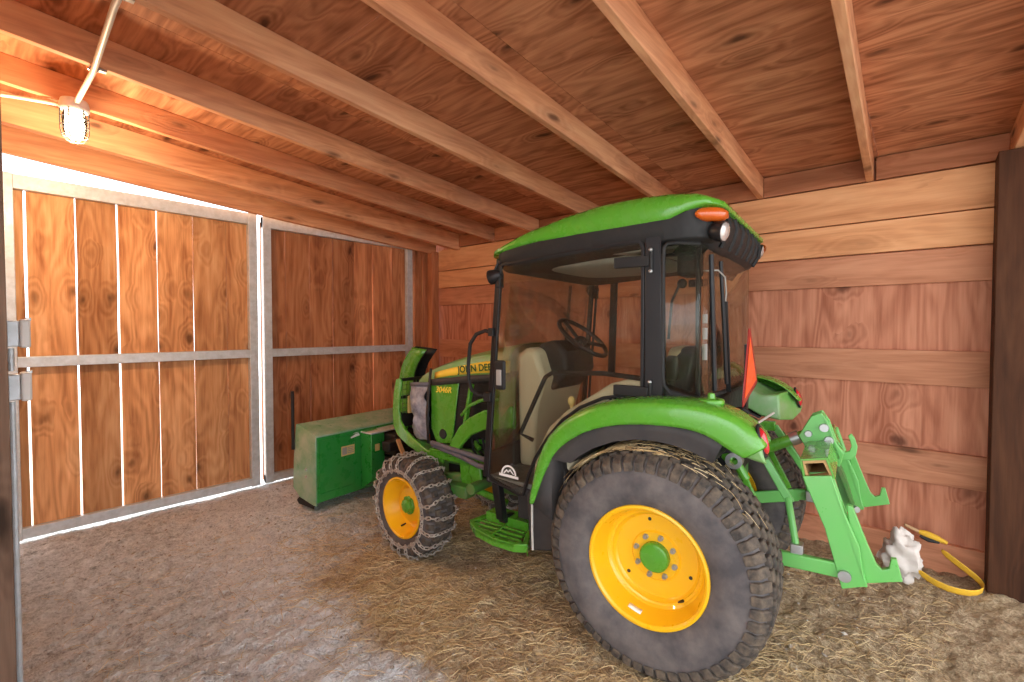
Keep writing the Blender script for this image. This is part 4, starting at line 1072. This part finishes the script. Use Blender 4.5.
uh = [(-.60, 1.03), (-.635, .945), (-.658, .925), (-.675, .93), (-.682, .955), (-.675, .985), (-.668, 1.0), (-.68, 1.012), (-.694, .995), (-.705, .955), (-.70, .915), (-.68, .89), (-.64, .885), (-.59, .90)]
MB().prism(uh, 'x', -.012, .012).done('upper_hook', 'green_light', ms, smooth=0, bevel=.003)
for y, z, r in ((-.577, 1.035, .018), (-.597, .978, .018), (-.515, 1.0, .014)): MB().lathe([(-.062, .001), (-.062, r), (-.05, r + .002), (-.05, .001)], 18, Matrix.Translation((0, y, z))).done('mast_bolt', 'steel', ms)
mb = MB().tube([(.33, -.69, .57), (.30, -.70, .575), (.28, -.71, .575)], .016, 10); mb.done('latch_knob', 'steel', qh)
mb = MB().prism([(-.60, .86), (-.66, .72), (-.70, .58), (-.69, .575), (-.64, .72), (-.585, .86)], 'x', .30, .385); mb.done('latch_plate', 'green_cast', qh, smooth=0)

# ------------------------------------------------------------------ snow blower (thing of its own)
sb = empty('snow_blower', ORG, PHI); tag(sb, 'green snow blower housing with black marker rod in front of the tractor', 'snow blower')
side = [(2.77, .085), (2.77, .635), (2.79, .648), (3.03, .705), (3.05, .69), (3.085, .42), (3.10, .18), (2.98, .10), (2.90, .08)]
for s in (-1, 1):
    MB().prism(side, 'x', s * .53, s * .518).done('side_plate', 'dusty_doorlit', sb, bevel=.004)  # pale tone stands for light reflected from the doors
    MB().prism([(2.79, .062), (3.0, .062), (3.03, .09), (3.0, .12), (2.79, .085)], 'x', s * .531, s * .54).done('skid_shoe', 'black', sb, bevel=.004)
# back sheet with a pressed panel, top sheet, curved floor sheet
mb = MB(); mb.prism([(-.518, .105), (.518, .105), (.518, .635), (-.518, .635)], 'y', 2.772, 2.780)
bs = mb.done('back_sheet', 'green_blow', sb, bevel=.003)
mb = MB().frame([(-.50, .17), (-.16, .17), (-.16, .60), (-.50, .60)], [(-.494, .176), (-.166, .176), (-.166, .594), (-.494, .594)], 'y', 2.766, 2.772); mb.done('panel_rib', 'green_blow', bs, smooth=0)
mb = MB().prism([(2.765, .628), (2.765, .642), (2.79, .655), (3.04, .712), (3.05, .70), (2.80, .643)], 'x', -.53, .53); mb.done('top_sheet', 'dusty_doorlit', sb, bevel=.003)
mb = MB().loft([[(x, y, z) for x in (-.518, .518)] for y, z in ((2.775, .115), (2.84, .09), (2.95, .088), (3.03, .10))]); mb.done('floor_sheet', 'green_blow', sb, solid=.006)
mb = MB().prism([(2.63, .20), (2.772, .11), (2.772, .625), (2.63, .595)], 'x', -.10, .04); gb = mb.done('drive_housing', 'green_blow', sb, bevel=.006)
mb = MB().box((-.105, 2.62, .598), (.30, 2.80, .612)); mb.done('housing_lid', 'galv', gb, bevel=.004)
mb = MB().box((.045, 2.50, .40), (.36, 2.77, .585)); mb.box((.045, 2.5, .22), (.36, 2.77, .38)); mb.tube([(.1, 2.45, .33), (.2, 2.4, .42)], .03, 10); mb.box((-.1, 2.40, .48), (.34, 2.5, .56)); mb.done('gear_box', 'black', sb, bevel=.012)
mb = MB().bar((-.10, 2.30, .60), (-.16, 2.10, .40), .03, .02); mb.done('link_arm', 'wood_handle', sb)
MB().box((-.30, 2.7645, .435), (-.17, 2.7655, .515)).done('warning_label', 'label_yellow', bs)
mb = MB().box((-.29, 2.7635, .445), (-.245, 2.7642, .505)); 
for k in range(4): mb.box((-.24, 2.7635, .45 + k * .015), (-.18, 2.7642, .458 + k * .015))
mb.done('label_print', 'decal_grey', bs)
MB().box((-.065, 2.6265, .45), (-.015, 2.6275, .51)).done('warning_label', 'label_yellow', gb)
mb = MB(); 
lg = [(-.205, .578), (-.155, .600), (-.125, .600), (-.115, .580), (-.205, .568)]
mb.prism(lg, 'y', 2.7655, 2.7645); mb.prism([(-.19, .603), (-.15, .612), (-.12, .608), (-.15, .605)], 'y', 2.7655, 2.7645); mb.done('maker_decal', 'decal', bs)
MB().tube([(-.542, 3.07, .50), (-.542, 3.07, .98)], .013, 10).done('marker_rod', 'black', sb)
for z in (.30, .36): MB().ball((-.532, 2.90, z), .012, 10, 6).done('side_bolt', 'steel', sb)
# auger inside
mb = MB().tube([(-.515, 2.93, .33), (.515, 2.93, .33)], .03, 12)
secs = []
for k in range(97):
    t = 2 * PI * k / 24; x = -.51 + 1.02 * k / 96
    secs.append([(x, 2.93 + .03 * math.cos(t), .33 + .03 * math.sin(t)), (x, 2.93 + .135 * math.cos(t), .33 + .135 * math.sin(t))])
mb.loft(secs); mb.done('auger', 'green_cast', sb, smooth=60, solid=.005)
# chute
CX = .30
mb = MB()
cp = [(2.63, .60, .0), (2.60, .80, .0), (2.57, 1.0, 0), (2.535, 1.12, 0), (2.50, 1.19, 0), (2.45, 1.25, 0), (2.39, 1.315, 0)]
secs = []
for y, z, _ in cp:
    secs.append([(CX - .075, y - .09, z), (CX - .08, y + .02, z + .01), (CX - .06, y + .10, z + .015), (CX, y + .125, z + .02), (CX + .05, y + .10, z + .015), (CX + .06, y + .02, z + .01), (CX + .055, y - .09, z)])
ch = MB().loft(secs).done('chute', 'green', sb, smooth=50, solid=.006)
MB().loft([[(CX + (p[0] - CX) * .90, p[1] - .006, p[2]) for p in q] for q in secs]).done('chute_shade', 'black', ch, smooth=50, solid=.004)  # added black sheet, stands for the shade inside the chute

# ------------------------------------------------------------------ things by the right post
def blob(name, c, r, mat, seed, amp=.35, fr=3.0, n=28):
    mb = MB(); secs = []
    for i in range(n + 1):
        ph = PI * i / n; row = []
        for k in range(n):
            t = 2 * PI * k / n
            d = Vector((math.sin(ph) * math.cos(t), math.sin(ph) * math.sin(t), math.cos(ph)))
            q = 1 + amp * mnoise.noise(d * fr + Vector((seed, 0, 0))) - amp * .6 * abs(mnoise.noise(d * fr * 2.2 + Vector((0, seed, 0))))
            row.append((d.x * r[0] * q, d.y * r[1] * q, max(d.z * r[2] * q, -r[2] * .97)))
        secs.append(row)
    return mb.loft(secs, closed=True, cap=True).done(name, mat, smooth=80, loc=c)
tag(blob('rag', (3.66, .10, .13), (.085, .10, .155), 'cloth', 3.1, .5, 2.6), 'crumpled white rag standing on the dirt behind the quick hitch', 'rag')
tool = empty('hand_tool', (3.86, .02, .23)); tag(tool, 'yellow and black hand tool with wooden handle leaning above the rag', 'tool')
MB().tube([(-.02, .075, .048), (-.01, .03, .028), (0, .0, .015)], [.008, .010, .010], 10).done('handle', 'wood_handle', tool)
MB().tube([(0, .005, .017), (.0, -.03, .012), (0, -.08, -.002), (0, -.125, -.018)], [.013, .020, .018, .010], 10).done('grip', 'strap', tool)
MB().tube([(-.008, .0, -.004), (-.008, -.04, -.018), (-.008, -.09, -.022)], [.010, .015, .008], 10).done('grip_pad', 'rubber', tool)
mb = MB(); pts = [(3.84, -.07, .165), (3.82, -.12, .13), (3.80, -.19, .09), (3.78, -.25, .05), (3.72, -.26, .03), (3.62, -.20, .03), (3.58, -.10, .04), (3.60, -.02, .06), (3.60, .03, .10)]
secs = [[(x, y, z - .012), (x - .018, y - .006, z + .034)] for x, y, z in pts]
mb.loft(secs); stp = mb.done('tie_down_strap', 'strap', smooth=60, solid=.004, sub=1); tag(stp, 'yellow webbing strap lying loose on the dirt by the dark post', 'strap')

# ------------------------------------------------------------------ straw and pebbles (uncountable)
def straw():
    rs = random.Random(11); vs = []; fs = []; pid = []
    def strand(p, ang, L, lift, w, c, tilt=None):
        b = len(vs); d = Vector((math.cos(ang), math.sin(ang), 0)); sd = Vector((-d.y, d.x, 0))
        bend = rs.uniform(-.25, .25)
        for k in range(4):
            t = k / 3 - .5
            q = Vector(p) + d * (t * L) + sd * (bend * L * (t * t * 2))
            zz = (fz(q.x, q.y) if tilt is None else q.z) + .002 + lift * (1 - (2 * t) ** 2 * rs.uniform(.3, 1)) + (0 if tilt is None else tilt * t * L)
            for o_ in ((sd * w), (-sd * w), (Vector((0, 0, w * 1.6)))):
                vs.append((q.x + o_.x, q.y + o_.y, zz + o_.z)); pid.append(c)
        for k in range(3):
            for m in range(3):
                l = (m + 1) % 3
                fs.append((b + k * 3 + m, b + k * 3 + l, b + k * 3 + 3 + l, b + k * 3 + 3 + m))
    n = 0
    while n < 17000:
        x = rs.uniform(.3, 3.85); y = rs.uniform(-.1, 3.9)
        p = straw_w(x, y) * (.4 if x > 2.4 and y < .7 else 1) * (.5 + .75 * mnoise.noise((x * 2.2, y * 2.2, 7)))
        p = max(p, .03)
        if rs.random() > p: continue
        strand((x, y, 0), rs.gauss(2.4, .9), rs.uniform(.02, .12), rs.uniform(.0, .014), rs.uniform(.0005, .0012), rs.random()); n += 1
    # straw caught on top of the rear tyre
    def emit_straw(name, parent):
        me = bpy.data.meshes.new(name); me.from_pydata(vs, [], fs); me.update()
        a = me.attributes.new('pid', 'FLOAT', 'POINT'); a.data.foreach_set('value', pid)
        me.materials.append(M['straw']); o = bpy.data.objects.new(name, me); COL.objects.link(o); o['kind'] = 'stuff'
        if parent: o.parent = parent
        return o
    o = emit_straw('straw', None); tag(o, 'golden dry straw strewn over the dirt around the tractor wheels', 'straw')
    vs.clear(); fs.clear(); pid.clear()
    for k in range(420):
        a = R(rs.gauss(78, 22)); r = .493 + rs.uniform(0, .012)
        q = Vector((rs.uniform(-.76, -.42), r * math.cos(a) + .026, .480 + r * math.sin(a)))
        th = rs.gauss(PI / 2, .55); strand(q, th, rs.uniform(.02, .07), rs.uniform(0, .006), .001, rs.random(), tilt=(-math.cos(a) / math.sin(a)) * math.sin(th))
    emit_straw('caught_straw', tr)
straw()
def pebbles():
    rs = random.Random(4); mb = MB()
    for k in range(1500):
        x = rs.uniform(.2, 3.8); y = rs.uniform(.2, 4.6)
        r = rs.choice((.003, .004, .005, .006, .009)) * rs.uniform(.7, 1.3)
        c = (x, y, fz(x, y) + r * .25); e = (r * rs.uniform(.8, 1.5), r * rs.uniform(.8, 1.4), r * .7)
        vs = [(c[0] + e[0], c[1], c[2]), (c[0], c[1] + e[1], c[2]), (c[0] - e[0], c[1], c[2]), (c[0], c[1] - e[1], c[2]), (c[0] + r * .3, c[1] + r * .2, c[2] + e[2]), (c[0], c[1], c[2] - e[2])]
        mb.add(vs, [(0, 1, 4), (1, 2, 4), (2, 3, 4), (3, 0, 4), (1, 0, 5), (2, 1, 5), (3, 2, 5), (0, 3, 5)], pid=max(.01, rs.random()))
    o = mb.done('gravel', 'pebble', smooth=0); o['kind'] = 'stuff'; tag(o, 'small stones and chips scattered over the dirt floor', 'gravel')
pebbles()

# ------------------------------------------------------------------ light
w = bpy.data.worlds.new('sky'); S.world = w; w.use_nodes = True
bg = w.node_tree.nodes['Background']; bg.inputs[0].default_value = (.90, .95, 1, 1); bg.inputs[1].default_value = 2.2
def light(name, typ, loc, energy, col=(1, 1, 1), **kw):
    l = bpy.data.lights.new(name, typ); l.energy = energy; l.color = col
    for k, v in kw.items(): setattr(l, k, v)
    o = bpy.data.objects.new(name, l); COL.objects.link(o); o.location = loc; return o
light('lamp_light', 'POINT', (LX, LY, LZ - .27), 28, (1, .74, .46), shadow_soft_size=.05)
sun = light('sun', 'SUN', (0, 12, 9), 7.0, (1, .95, .88), angle=R(1.0))
sun.rotation_euler = Vector((.75, .9, .60)).to_track_quat('Z', 'Y').to_euler()

vs = S.view_settings
vs.view_transform = 'Standard'; vs.look = 'None'; vs.gamma = 1.0; vs.use_curve_mapping = False; vs.exposure = 0.9
S.cycles.max_bounces = 14; S.cycles.diffuse_bounces = 7; S.cycles.transparent_max_bounces = 24; S.cycles.caustics_reflective = False; S.cycles.caustics_refractive = False
